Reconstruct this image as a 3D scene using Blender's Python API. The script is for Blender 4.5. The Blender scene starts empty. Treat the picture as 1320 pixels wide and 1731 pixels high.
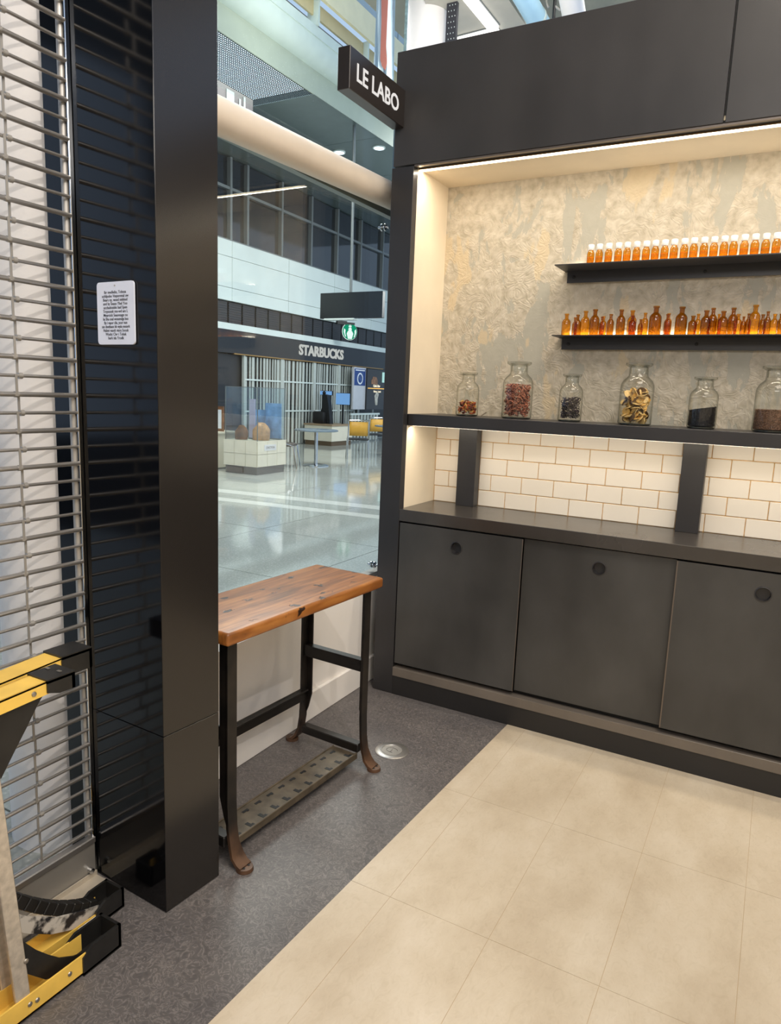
import bpy, bmesh, math, random
from mathutils import Vector, Matrix
from mathutils.noise import noise as pnoise
random.seed(7)
S = bpy.context.scene
COL = S.collection

# ------------------------------------------------------------------ camera
CX, CY, CZ, YAW, PIT, ROL, FPX = 1.5111, -2.855, 1.4401, 0.4994, -0.1674, 0.0396, 1190.2
fw = Vector((-math.sin(YAW)*math.cos(PIT), math.cos(YAW)*math.cos(PIT), math.sin(PIT)))
rt = Vector((math.cos(YAW), math.sin(YAW), 0)); up = rt.cross(fw)
r2 = rt*math.cos(ROL)+up*math.sin(ROL); u2 = up*math.cos(ROL)-rt*math.sin(ROL)
cam = bpy.data.cameras.new('camera'); co = bpy.data.objects.new('camera', cam); COL.objects.link(co)
co.matrix_world = Matrix(((r2.x, u2.x, -fw.x, CX), (r2.y, u2.y, -fw.y, CY), (r2.z, u2.z, -fw.z, CZ), (0, 0, 0, 1)))
cam.sensor_fit = 'VERTICAL'; cam.sensor_height = 36; cam.sensor_width = 36
cam.lens = FPX/1731*36; cam.clip_start = .02; cam.clip_end = 200
S.camera = co

# ------------------------------------------------------------------ world, lamps, exposure
S.view_settings.view_transform = 'Standard'; S.view_settings.look = 'None'
S.view_settings.gamma = 1; S.view_settings.use_curve_mapping = False
S.view_settings.exposure = 0.25
w = bpy.data.worlds.new('world'); S.world = w; w.use_nodes = True
w.node_tree.nodes['Background'].inputs[0].default_value = (.56, .73, 1.0, 1)
w.node_tree.nodes['Background'].inputs[1].default_value = .75

def area(name, loc, tgt, sx, sy, power, col=(1, 1, 1)):
    l = bpy.data.lights.new(name, 'AREA'); l.shape = 'RECTANGLE'; l.size = sx; l.size_y = sy
    l.energy = power; l.color = col
    o = bpy.data.objects.new(name, l); COL.objects.link(o); o.location = loc
    o.rotation_euler = (Vector(tgt)-Vector(loc)).to_track_quat('-Z', 'Y').to_euler()
    return o
def spot(name, loc, tgt, power, ang, col=(1, 1, 1), size=.04, blend=.5):
    l = bpy.data.lights.new(name, 'SPOT'); l.energy = power; l.color = col
    l.spot_size = math.radians(ang); l.spot_blend = blend; l.shadow_soft_size = size
    o = bpy.data.objects.new(name, l); COL.objects.link(o); o.location = loc
    o.rotation_euler = (Vector(tgt)-Vector(loc)).to_track_quat('-Z', 'Y').to_euler()
    return o
WARM = (1, .88, .72); WHITE = (1, .96, .9); COOL = (.82, .92, 1)
area('shop_ceiling_light', (2.3, -2.2, 4.4), (1.9, -1.6, 0), 2.0, 2.0, 100, (1, .9, .77))
area('shop_wall_wash', (2.2, -4.6, 3.2), (.9, .3, 1.5), 2.6, .5, 34, (1, .92, .82))  # added fill lamp, brightens the niche plaster from the front
area('beyond_header_uplight', (-.9, 2.6, 4.0), (-2.05, 3.8, 5.2), .6, .6, 30, (1, .95, .88))  # fill lamp added to whiten the round column past the header
area('cove_light', (-4.7, 6.0, 6.7), (-6.0, 6.6, 7.2), .6, 7, 42, (1, .98, .9))  # added lamp without a fixture, lifts the brightness of the cove bands
spot('shop_track_lamp', (2.5, -2.9, 3.3), (-.3, -1.9, .9), 95, 62, (1, .92, .84), .018)
spot('header_track_lamp', (2.15, -.75, 3.75), (1.75, .0, 2.3), 26, 70, (1, .9, .78), .05, 1.0)
area('concourse_ceiling_light', (-3.6, 5.0, 5.9), (-4.2, 5.2, 0), 3.0, 7, 720, (1, .985, .95))
area('facade_wash_light', (-4.6, 12.5, 5.7), (-9.8, 12.5, 2.2), 1.6, 8, 330, (1, .99, .97))

# ------------------------------------------------------------------ materials
def lin(c):
    return tuple((v/255/12.92 if v/255 <= .04045 else ((v/255+.055)/1.055)**2.4) for v in c)+(1,)
MATS = {}
def new(name):
    m = bpy.data.materials.new(name); m.use_nodes = True
    nt = m.node_tree; b = nt.nodes['Principled BSDF']; MATS[name] = m
    return m, nt, b
def N(nt, t, **k):
    n = nt.nodes.new(t)
    for a, v in k.items():
        if a.startswith('i_'):
            n.inputs[a[2:].replace('_', ' ')].default_value = v
        else: setattr(n, a, v)
    return n
def pos(nt, scale=(1, 1, 1)):
    t = N(nt, 'ShaderNodeTexCoord'); mp = N(nt, 'ShaderNodeMapping'); mp.inputs['Scale'].default_value = scale
    g = N(nt, 'ShaderNodeNewGeometry'); nt.links.new(g.outputs['Position'], mp.inputs[0]); nt.nodes.remove(t)
    return mp.outputs[0]
def opos(nt, scale=(1, 1, 1)):
    t = N(nt, 'ShaderNodeTexCoord'); mp = N(nt, 'ShaderNodeMapping'); mp.inputs['Scale'].default_value = scale
    nt.links.new(t.outputs['Object'], mp.inputs[0]); return mp.outputs[0]
def ramp(nt, fac, stops):
    r = N(nt, 'ShaderNodeValToRGB'); e = r.color_ramp.elements
    while len(e) < len(stops): e.new(.5)
    for i, (p, c) in enumerate(stops): e[i].position = p; e[i].color = c
    nt.links.new(fac, r.inputs[0]); return r.outputs[0]
def mix(nt, fac, a, b, mode='MIX'):
    m = N(nt, 'ShaderNodeMix', data_type='RGBA', blend_type=mode)
    for k, v in ((0, fac), (6, a), (7, b)):
        if isinstance(v, (int, float, tuple)): m.inputs[k].default_value = v
        else: nt.links.new(v, m.inputs[k])
    return m.outputs[2]
def bump(nt, b, h, s=.2, d=.01):
    n = N(nt, 'ShaderNodeBump'); n.inputs['Strength'].default_value = s; n.inputs['Distance'].default_value = d
    nt.links.new(h, n.inputs['Height']); nt.links.new(n.outputs[0], b.inputs['Normal'])
def simple(name, rgb, rough=.5, metal=0, spec=.5, emis=None, es=0, mott=0, mscale=6, coat=0, sc=(1, 1, 1)):
    m, nt, b = new(name); c = lin(rgb)
    b.inputs['Base Color'].default_value = c; b.inputs['Roughness'].default_value = rough
    b.inputs['Metallic'].default_value = metal; b.inputs['Specular IOR Level'].default_value = spec
    b.inputs['Coat Weight'].default_value = coat; b.inputs['Coat Roughness'].default_value = .08
    if emis: b.inputs['Emission Color'].default_value = lin(emis); b.inputs['Emission Strength'].default_value = es
    n = N(nt, 'ShaderNodeTexNoise'); n.inputs['Scale'].default_value = mscale; n.inputs['Detail'].default_value = 4
    nt.links.new(pos(nt, sc), n.inputs[0])
    k = mott if mott else .04
    lo = tuple(v*(1-k) for v in c[:3])+(1,); hi = tuple(min(1, v*(1+k)) for v in c[:3])+(1,)
    nt.links.new(ramp(nt, n.outputs[0], [(.3, lo), (.7, hi)]), b.inputs['Base Color'])
    return m
def emit(name, rgb, s):
    m = bpy.data.materials.new(name); m.use_nodes = True; nt = m.node_tree; nt.nodes.clear()
    e = N(nt, 'ShaderNodeEmission'); e.inputs[0].default_value = lin(rgb); e.inputs[1].default_value = s
    o = N(nt, 'ShaderNodeOutputMaterial'); nt.links.new(e.outputs[0], o.inputs[0]); return m
def thin_glass(name, tint, edge=None, refl=1.0, rough=0.0):
    m = bpy.data.materials.new(name); m.use_nodes = True; nt = m.node_tree; nt.nodes.clear()
    t = N(nt, 'ShaderNodeBsdfTransparent'); g = N(nt, 'ShaderNodeBsdfGlossy'); g.inputs['Roughness'].default_value = rough
    f = N(nt, 'ShaderNodeFresnel'); gm = N(nt, 'ShaderNodeNewGeometry')
    io = N(nt, 'ShaderNodeMapRange'); io.inputs[3].default_value = 1.45; io.inputs[4].default_value = 1/1.45
    nt.links.new(gm.outputs['Backfacing'], io.inputs[0]); nt.links.new(io.outputs[0], f.inputs[0])
    mu = N(nt, 'ShaderNodeMath', operation='MULTIPLY'); mu.inputs[1].default_value = refl; mu.use_clamp = True
    nt.links.new(f.outputs[0], mu.inputs[0])
    if edge:
        lw = N(nt, 'ShaderNodeLayerWeight'); lw.inputs[0].default_value = .35
        nt.links.new(ramp(nt, lw.outputs['Facing'], [(.3, tint), (.85, edge)]), t.inputs[0])
    else: t.inputs[0].default_value = tint
    mx = N(nt, 'ShaderNodeMixShader'); o = N(nt, 'ShaderNodeOutputMaterial')
    nt.links.new(mu.outputs[0], mx.inputs[0]); nt.links.new(t.outputs[0], mx.inputs[1]); nt.links.new(g.outputs[0], mx.inputs[2])
    nt.links.new(mx.outputs[0], o.inputs[0]); return m

def steel_mat(name, rgb, rough, mott=.22, spec=.5, metal=0.0):
    m, nt, b = new(name); c = lin(rgb)
    n = N(nt, 'ShaderNodeTexNoise'); n.inputs['Scale'].default_value = 3.2; n.inputs['Detail'].default_value = 6
    nt.links.new(pos(nt, (1, 1, .6)), n.inputs[0])
    lo = tuple(v*(1-mott) for v in c[:3])+(1,); hi = tuple(v*(1+mott) for v in c[:3])+(1,)
    nt.links.new(ramp(nt, n.outputs[0], [(.3, lo), (.7, hi)]), b.inputs['Base Color'])
    b.inputs['Metallic'].default_value = metal; b.inputs['Specular IOR Level'].default_value = spec
    r = N(nt, 'ShaderNodeMapRange'); r.inputs[3].default_value = rough-.07; r.inputs[4].default_value = rough+.1
    nt.links.new(n.outputs[0], r.inputs[0]); nt.links.new(r.outputs[0], b.inputs['Roughness'])
    return m
M_CAB = steel_mat('blackened_steel', (67, 66, 65), .36, mott=.36)
M_HDR = steel_mat('header_steel', (58, 56, 56), .36)
M_CTR = steel_mat('counter_steel', (62, 58, 55), .24, spec=.7)
M_KICK = simple('kick_black', (36, 35, 36), .5)
M_POST = steel_mat('post_steel', (46, 45, 47), .35)
M_EDGE = simple('bare_edge', (120, 110, 102), .35, metal=.6)
M_COLG = simple('gloss_black_lacquer', (9, 9, 11), .10, spec=.27)
M_COLR = simple('satin_black_lacquer', (34, 31, 29), .2, spec=.6)
M_DARK = simple('deep_black', (10, 10, 11), .5)
M_CREAM = simple('cream_laminate', (236, 222, 198), .5)
M_TILE = simple('cream_glazed_tile', (240, 232, 220), .16, mott=.03, mscale=3)
M_GROUT = simple('tan_grout', (206, 166, 108), .9, mott=.2, mscale=40)
M_WHITE = simple('white_paint', (240, 236, 232), .45, mott=.03, mscale=4)
M_LED = emit('warm_led', (255, 236, 202), 7)
M_LED2 = emit('shelf_led', (255, 240, 215), 7)
M_STEEL = simple('brushed_aluminium', (190, 186, 182), .33, metal=.85, mott=.12, sc=(1, .2, 1))
M_STEEL2 = simple('dull_aluminium', (178, 174, 168), .45, metal=.6, mott=.15, sc=(1, .2, 1))
M_CHROME = simple('polished_chrome', (210, 212, 215), .12, metal=1)
M_GLASS = thin_glass('window_glass', (.955, .98, .968, 1), refl=1.0)
M_GEDGE = simple('glass_edge', (165, 195, 200), .15, spec=.9, mott=.3, mscale=60)
M_CLEAR = thin_glass('clear_jar_glass', (.97, .975, .96, 1), (.42, .45, .40, 1), refl=1.3)
M_AMBER = thin_glass('amber_glass', (.93, .60, .13, 1), (.26, .09, .0, 1), refl=1.2)
M_AMBER2 = thin_glass('dark_amber_glass', (.70, .40, .065, 1), (.09, .03, .0, 1), refl=1.3)
M_CAP = simple('white_plastic_cap', (238, 236, 232), .4)
M_BEAM = simple('cream_tube_paint', (242, 229, 212), .42)
M_YEL = simple('yellow_fibreglass', (240, 198, 92), .42, mott=.1, mscale=14)
M_RUB = simple('black_rubber', (30, 29, 28), .42, mott=.25, mscale=30)
M_RIVET = simple('steel_rivet', (176, 170, 162), .3, metal=.9)
M_RED = simple('banner_red', (176, 104, 88), .7)
M_BLUEF = simple('banner_pale_blue', (190, 210, 222), .7)
M_PRINT = simple('black_print', (40, 42, 55), .6)
M_PLAQ = simple('white_plaque', (225, 230, 245), .3)

def vinyl():
    m, nt, b = new('grey_marbled_vinyl')
    p = pos(nt)
    n1 = N(nt, 'ShaderNodeTexNoise'); n1.inputs['Scale'].default_value = 30; n1.inputs['Detail'].default_value = 2; n1.inputs['Distortion'].default_value = 2.6
    nt.links.new(p, n1.inputs[0])
    n2 = N(nt, 'ShaderNodeTexNoise'); n2.inputs['Scale'].default_value = 5; nt.links.new(p, n2.inputs[0])
    a = ramp(nt, n1.outputs[0], [(.28, lin((86, 83, 83))), (.46, lin((98, 94, 93))), (.5, lin((128, 123, 121))), (.54, lin((100, 96, 95))), (.75, lin((90, 87, 87)))])
    bb = ramp(nt, n2.outputs[0], [(.3, (.86, .86, .88, 1)), (.7, (1.06, 1.05, 1.04, 1))])
    nt.links.new(mix(nt, 1.0, a, bb, 'MULTIPLY'), b.inputs['Base Color'])
    b.inputs['Roughness'].default_value = .42; bump(nt, b, n1.outputs[0], .06, .004); return m
M_VINYL = vinyl()
def btile():
    m, nt, b = new('beige_vinyl_tile')
    p = pos(nt, (1, .55, 1))
    n1 = N(nt, 'ShaderNodeTexNoise'); n1.inputs['Scale'].default_value = 4; n1.inputs['Detail'].default_value = 8; n1.inputs['Roughness'].default_value = .65
    nt.links.new(p, n1.inputs[0])
    n2 = N(nt, 'ShaderNodeTexNoise'); n2.inputs['Scale'].default_value = 40; n2.inputs['Distortion'].default_value = 2; nt.links.new(p, n2.inputs[0])
    a = ramp(nt, n1.outputs[0], [(.3, lin((188, 172, 149))), (.5, lin((204, 190, 168))), (.7, lin((215, 203, 184)))])
    c = ramp(nt, n2.outputs[0], [(.3, (.94, .93, .91, 1)), (.5, (1, 1, 1, 1)), (.7, (.97, .96, .95, 1))])
    nt.links.new(mix(nt, 1.0, a, c, 'MULTIPLY'), b.inputs['Base Color'])
    b.inputs['Roughness'].default_value = .4; bump(nt, b, n2.outputs[0], .04, .003); return m
M_BTILE = btile()
def terrazzo():
    m, nt, b = new('polished_terrazzo')
    p = pos(nt)
    v = N(nt, 'ShaderNodeTexVoronoi'); v.inputs['Scale'].default_value = 55; nt.links.new(p, v.inputs[0])
    n = N(nt, 'ShaderNodeTexNoise'); n.inputs['Scale'].default_value = 1.3; nt.links.new(p, n.inputs[0])
    a = ramp(nt, v.outputs['Distance'], [(.0, lin((226, 228, 220))), (.22, lin((188, 191, 184))), (.6, lin((174, 178, 171)))])
    c = ramp(nt, n.outputs[0], [(.3, (.93, .93, .93, 1)), (.7, (1.05, 1.05, 1.03, 1))])
    nt.links.new(mix(nt, 1.0, a, c, 'MULTIPLY'), b.inputs['Base Color'])
    b.inputs['Roughness'].default_value = .07; b.inputs['Specular IOR Level'].default_value = .8; return m
M_TERR = terrazzo()
M_STRIPE = simple('pale_terrazzo_band', (222, 224, 216), .08, mott=.08, mscale=50, spec=.8)
def plaster():
    m, nt, b = new('peeled_plaster_wallpaper')
    p = pos(nt)
    # large peeled patches, stretched vertically
    mp = N(nt, 'ShaderNodeMapping'); mp.inputs['Scale'].default_value = (8.5, 1, 3.2); nt.links.new(p, mp.inputs[0])
    n1 = N(nt, 'ShaderNodeTexNoise'); n1.inputs['Scale'].default_value = 1.0; n1.inputs['Detail'].default_value = 10; n1.inputs['Roughness'].default_value = .62; n1.inputs['Distortion'].default_value = .4
    nt.links.new(mp.outputs[0], n1.inputs[0])
    mp2 = N(nt, 'ShaderNodeMapping'); mp2.inputs['Scale'].default_value = (6.5, 1, 2.6); mp2.inputs['Location'].default_value = (7, 0, 3); nt.links.new(p, mp2.inputs[0])
    n2 = N(nt, 'ShaderNodeTexNoise'); n2.inputs['Scale'].default_value = 1.3; n2.inputs['Detail'].default_value = 7; nt.links.new(mp2.outputs[0], n2.inputs[0])
    n3 = N(nt, 'ShaderNodeTexNoise'); n3.inputs['Scale'].default_value = 30; n3.inputs['Detail'].default_value = 6; nt.links.new(p, n3.inputs[0])
    base = ramp(nt, n3.outputs[0], [(.25, lin((166, 156, 136))), (.5, lin((190, 180, 161))), (.75, lin((208, 199, 182)))])
    g = ramp(nt, n1.outputs[0], [(.535, (0, 0, 0, 1)), (.55, (.85, .85, .85, 1))])
    o = ramp(nt, n2.outputs[0], [(.585, (0, 0, 0, 1)), (.61, (.8, .8, .8, 1))])
    c1 = mix(nt, g, base, lin((170, 167, 154)))
    c2 = mix(nt, o, c1, lin((204, 186, 154)))
    # small dark pits
    v = N(nt, 'ShaderNodeTexVoronoi'); v.inputs['Scale'].default_value = 34; nt.links.new(p, v.inputs[0])
    pit = ramp(nt, v.outputs['Distance'], [(.02, (.45, .42, .38, 1)), (.05, (1, 1, 1, 1))])
    c3 = mix(nt, .6, c2, mix(nt, 1.0, c2, pit, 'MULTIPLY'))
    nt.links.new(c3, b.inputs['Base Color'])
    # embossed swirls
    w1 = N(nt, 'ShaderNodeTexWave'); w1.wave_type = 'RINGS'; w1.rings_direction = 'SPHERICAL'; w1.inputs['Scale'].default_value = 1.0
    v2 = N(nt, 'ShaderNodeTexVoronoi'); v2.inputs['Scale'].default_value = 12; nt.links.new(p, v2.inputs[0])
    nd = N(nt, 'ShaderNodeTexNoise'); nd.inputs['Scale'].default_value = 11; nd.inputs['Distortion'].default_value = 2.5; nt.links.new(p, nd.inputs[0])
    s = N(nt, 'ShaderNodeMath', operation='MULTIPLY_ADD'); s.inputs[1].default_value = 13; nt.links.new(v2.outputs['Distance'], s.inputs[0])
    s2 = N(nt, 'ShaderNodeMath', operation='MULTIPLY'); s2.inputs[1].default_value = 26; nt.links.new(nd.outputs[0], s2.inputs[0])
    nt.links.new(s2.outputs[0], s.inputs[2])
    sn = N(nt, 'ShaderNodeMath', operation='SINE'); nt.links.new(s.outputs[0], sn.inputs[0])
    # relief only on the paper, edge step at the peeled patches
    inv = N(nt, 'ShaderNodeMath', operation='SUBTRACT'); inv.inputs[0].default_value = 1; nt.links.new(g, inv.inputs[1])
    h = N(nt, 'ShaderNodeMath', operation='MULTIPLY_ADD'); nt.links.new(sn.outputs[0], h.inputs[0]); nt.links.new(inv.outputs[0], h.inputs[1])
    e = N(nt, 'ShaderNodeMath', operation='MULTIPLY_ADD'); e.inputs[1].default_value = 2.0; nt.links.new(inv.outputs[0], e.inputs[0]); nt.links.new(n3.outputs[0], e.inputs[2])
    nt.links.new(e.outputs[0], h.inputs[2])
    bump(nt, b, h.outputs[0], .45, .0014)
    b.inputs['Roughness'].default_value = .6; return m
M_PLAST = plaster()
def wood():
    m, nt, b = new('oiled_pine')
    p = opos(nt, (9, 1.2, 9))
    n = N(nt, 'ShaderNodeTexNoise'); n.inputs['Scale'].default_value = 3; n.inputs['Detail'].default_value = 6; n.inputs['Distortion'].default_value = .8; nt.links.new(p, n.inputs[0])
    wv = N(nt, 'ShaderNodeTexWave'); wv.inputs['Scale'].default_value = 1.4; wv.inputs['Distortion'].default_value = 5; wv.inputs['Detail'].default_value = 3; nt.links.new(p, wv.inputs[0])
    a = ramp(nt, n.outputs[0], [(.25, lin((98, 58, 26))), (.5, lin((154, 96, 44))), (.75, lin((188, 128, 66)))])
    bb = ramp(nt, wv.outputs[0], [(0, (.72, .66, .6, 1)), (.45, (1, 1, 1, 1))])
    c = mix(nt, .7, a, mix(nt, 1.0, a, bb, 'MULTIPLY'))
    p2 = opos(nt, (1.6, 1, 1))
    n2 = N(nt, 'ShaderNodeTexNoise'); n2.inputs['Scale'].default_value = 17; n2.inputs['Detail'].default_value = 3; nt.links.new(p2, n2.inputs[0])
    k = ramp(nt, n2.outputs[0], [(.325, (.0, .0, .0, 1)), (.355, (1, 1, 1, 1))])
    nt.links.new(mix(nt, k, lin((44, 24, 12)), c), b.inputs['Base Color'])
    b.inputs['Roughness'].default_value = .33; bump(nt, b, k, .3, .003); return m
M_WOOD = wood()
def iron():
    m, nt, b = new('rusty_cast_iron')
    p = opos(nt)
    n = N(nt, 'ShaderNodeTexNoise'); n.inputs['Scale'].default_value = 14; n.inputs['Detail'].default_value = 6; nt.links.new(p, n.inputs[0])
    t = N(nt, 'ShaderNodeSeparateXYZ'); nt.links.new(p, t.inputs[0])
    mr = N(nt, 'ShaderNodeMapRange'); mr.inputs[1].default_value = .02; mr.inputs[2].default_value = .14; mr.inputs[3].default_value = .75; mr.inputs[4].default_value = 0
    nt.links.new(t.outputs[2], mr.inputs[0])
    blk = ramp(nt, n.outputs[0], [(.35, lin((24, 22, 21))), (.7, lin((46, 40, 36)))])
    rst = ramp(nt, n.outputs[0], [(.35, lin((74, 52, 38))), (.7, lin((126, 92, 68)))])
    nt.links.new(mix(nt, mr.outputs[0], blk, rst), b.inputs['Base Color'])
    b.inputs['Roughness'].default_value = .42; b.inputs['Metallic'].default_value = .25; return m
M_IRON = iron()
M_IRONB = simple('blackened_iron', (30, 27, 25), .4, metal=.2, mott=.3, mscale=20)
M_PLATE = simple('worn_iron_plate', (92, 82, 68), .45, metal=.3, mott=.35, mscale=20)
M_TREAD = simple('tread_aluminium', (196, 186, 172), .42, metal=.35, mott=.18, mscale=60)

# ------------------------------------------------------------------ mesh helpers
class MB:
    def __init__(s): s.b = bmesh.new()
    def box(s, x0, x1, y0, y1, z0, z1, bev=0, seg=1):
        r = bmesh.ops.create_cube(s.b, size=1)
        bmesh.ops.scale(s.b, vec=(x1-x0, y1-y0, z1-z0), verts=r['verts'])
        bmesh.ops.translate(s.b, vec=((x0+x1)/2, (y0+y1)/2, (z0+z1)/2), verts=r['verts'])
        if bev:
            es = list({e for v in r['verts'] for e in v.link_edges})
            bmesh.ops.bevel(s.b, geom=es, offset=bev, segments=seg, affect='EDGES', profile=.5)
        return s
    def obox(s, c, ax, hx, hy, hz, bev=0):
        r = bmesh.ops.create_cube(s.b, size=2)
        for v in r['verts']:
            v.co = Vector(c)+ax[0]*(v.co.x*hx)+ax[1]*(v.co.y*hy)+ax[2]*(v.co.z*hz)
        if bev:
            es = list({e for v in r['verts'] for e in v.link_edges})
            bmesh.ops.bevel(s.b, geom=es, offset=bev, segments=1, affect='EDGES')
        return s
    def tube(s, a, b, r, r2=None, seg=10, caps=True):
        a = Vector(a); b = Vector(b); d = b-a
        k = bmesh.ops.create_cone(s.b, cap_ends=caps, segments=seg, radius1=r, radius2=r if r2 is None else r2, depth=d.length)
        q = d.to_track_quat('Z', 'Y').to_matrix().to_4x4()
        bmesh.ops.transform(s.b, matrix=Matrix.Translation((a+b)/2) @ q, verts=k['verts'])
        return s
    def path(s, pts, r, seg=8):
        rings = []
        P = [Vector(p) for p in pts]
        for i, p in enumerate(P):
            d = (P[min(i+1, len(P)-1)]-P[max(i-1, 0)]).normalized()
            q = d.to_track_quat('Z', 'Y').to_matrix()
            rings.append([s.b.verts.new(p+q @ Vector((math.cos(2*math.pi*k/seg)*r, math.sin(2*math.pi*k/seg)*r, 0))) for k in range(seg)])
        for a, b in zip(rings, rings[1:]):
            best = min(range(seg), key=lambda o: (b[o].co-a[0].co).length)
            for k in range(seg):
                s.b.faces.new((a[k], a[(k+1) % seg], b[(k+1+best) % seg], b[(k+best) % seg]))
        s.b.faces.new(rings[0][::-1]); s.b.faces.new(rings[-1]); return s
    def lathe(s, prof, c=(0, 0, 0), seg=20, cap0=True, cap1=True):
        rings = []
        for r, z in prof:
            rings.append([s.b.verts.new((c[0]+r*math.cos(2*math.pi*k/seg), c[1]+r*math.sin(2*math.pi*k/seg), c[2]+z)) for k in range(seg)])
        for a, b in zip(rings, rings[1:]):
            for k in range(seg): s.b.faces.new((a[k], a[(k+1) % seg], b[(k+1) % seg], b[k]))
        if cap0: s.b.faces.new(rings[0][::-1])
        if cap1: s.b.faces.new(rings[-1])
        return s
    def prism(s, pts, z0, z1):
        lo = [s.b.verts.new((p[0], p[1], z0)) for p in pts]; hi = [s.b.verts.new((p[0], p[1], z1)) for p in pts]
        s.b.faces.new(lo[::-1]); s.b.faces.new(hi); n = len(pts)
        for i in range(n): s.b.faces.new((lo[i], lo[(i+1) % n], hi[(i+1) % n], hi[i]))
        return s
    def extr(s, pts, d):
        d = Vector(d); A = [s.b.verts.new(Vector(p)) for p in pts]; B = [s.b.verts.new(Vector(p)+d) for p in pts]
        s.b.faces.new(A[::-1]); s.b.faces.new(B); n = len(pts)
        for i in range(n): s.b.faces.new((A[i], A[(i+1) % n], B[(i+1) % n], B[i]))
        return s
    def build(s, name, mat, parent=None, smooth=False, loc=None):
        bmesh.ops.recalc_face_normals(s.b, faces=s.b.faces)
        me = bpy.data.meshes.new(name); s.b.to_mesh(me); s.b.free()
        me.materials.append(mat)
        if smooth:
            for p in me.polygons: p.use_smooth = True
            try: me.set_sharp_from_angle(angle=math.radians(40))
            except Exception: pass
        o = bpy.data.objects.new(name, me); COL.objects.link(o)
        if loc: o.location = loc
        if parent: o.parent = parent
        return o
def box(x0, x1, y0, y1, z0, z1, name, mat, parent=None, bev=0):
    """box built round its own centre; parented ones are placed in the parent's frame"""
    c = ((x0+x1)/2, (y0+y1)/2, (z0+z1)/2)
    return MB().box(x0-c[0], x1-c[0], y0-c[1], y1-c[1], z0-c[2], z1-c[2], bev).build(name, mat, parent, loc=c)
def tag(o, label, cat, group=None, kind=None):
    o['label'] = label; o['category'] = cat
    if group: o['group'] = group
    if kind: o['kind'] = kind
    return o
def struct(o): o['kind'] = 'structure'; return o
def split_islands(o, name, parent):
    b = bmesh.new(); b.from_mesh(o.data); b.verts.ensure_lookup_table(); seen = set(); out = []
    for v in b.verts:
        if v.index in seen: continue
        st_ = [v]; isl = []; seen.add(v.index)
        while st_:
            q = st_.pop(); isl.append(q)
            for e in q.link_edges:
                w2 = e.other_vert(q)
                if w2.index not in seen: seen.add(w2.index); st_.append(w2)
        ids = {q.index: k for k, q in enumerate(isl)}
        fs = [[ids[q.index] for q in f.verts] for f in b.faces if f.verts[0].index in ids]
        me = bpy.data.meshes.new(name); me.from_pydata([q.co[:] for q in isl], [], fs); me.materials.append(o.data.materials[0])
        n = bpy.data.objects.new(name, me); COL.objects.link(n); n.parent = parent; out.append(n)
    b.free(); bpy.data.objects.remove(o); return out
def thing(name, loc, label, cat, group=None, rz=0):
    o = bpy.data.objects.new(name, None); COL.objects.link(o); o.location = loc; o.rotation_euler = (0, 0, rz)
    o.empty_display_size = .05
    return tag(o, label, cat, group)
def sroot(name, loc=(0, 0, 0), rz=0):
    o = bpy.data.objects.new(name, None); COL.objects.link(o); o.location = loc; o.rotation_euler = (0, 0, rz)
    o['kind'] = 'structure'; return o
def inst(src, name, parent, loc, rot=(0, 0, 0), scale=(1, 1, 1)):
    o = bpy.data.objects.new(name, src.data); COL.objects.link(o); o.parent = parent
    o.location = loc; o.rotation_euler = rot; o.scale = scale; return o
def dup(root):
    r = root.copy(); COL.objects.link(r)
    for ch in list(root.children):
        c = ch.copy(); COL.objects.link(c); c.parent = r
        for g in ch.children:
            d = g.copy(); COL.objects.link(d); d.parent = c
    return r
def text(body, name, mat, size, M, depth=.001, align='CENTER', parent=None, bold=0, spacing=1.0, sx=1):
    cu = bpy.data.curves.new('t', 'FONT'); cu.body = body; cu.size = size; cu.extrude = depth; cu.align_x = align
    cu.offset = bold; cu.space_character = spacing; cu.resolution_u = 3
    tmp = bpy.data.objects.new('t', cu); COL.objects.link(tmp)
    dg = bpy.context.evaluated_depsgraph_get(); me = bpy.data.meshes.new_from_object(tmp.evaluated_get(dg))
    bpy.data.objects.remove(tmp)
    me.transform(Matrix.Diagonal((sx, 1, 1, 1))); me.transform(M); me.materials.clear(); me.materials.append(mat)
    o = bpy.data.objects.new(name, me); COL.objects.link(o)
    if parent: o.parent = parent
    return o
def frameM(o, x, y):
    x = Vector(x).normalized(); y = Vector(y).normalized(); z = x.cross(y)
    return Matrix(((x.x, y.x, z.x, o[0]), (x.y, y.y, z.y, o[1]), (x.z, y.z, z.z, o[2]), (0, 0, 0, 1)))
ORD = ['first', 'second', 'third', 'fourth', 'fifth', 'sixth', 'seventh', 'eighth', 'ninth', 'tenth', 'eleventh', 'twelfth', 'thirteenth', 'fourteenth', 'fifteenth', 'sixteenth',
       'seventeenth', 'eighteenth', 'nineteenth', 'twentieth', 'twenty-first', 'twenty-second', 'twenty-third', 'twenty-fourth', 'twenty-fifth', 'twenty-sixth', 'twenty-seventh', 'twenty-eighth', 'twenty-ninth', 'thirtieth', 'thirty-first', 'thirty-second']

XR = 3.4            # the cabinet wall runs on past the frame to here
YB = .366           # back wall plane
ZC, ZCB = .9104, .8547
ZL, ZLB = 1.3486, 1.2959
ZH, ZT = 2.4077, 2.868

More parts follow.
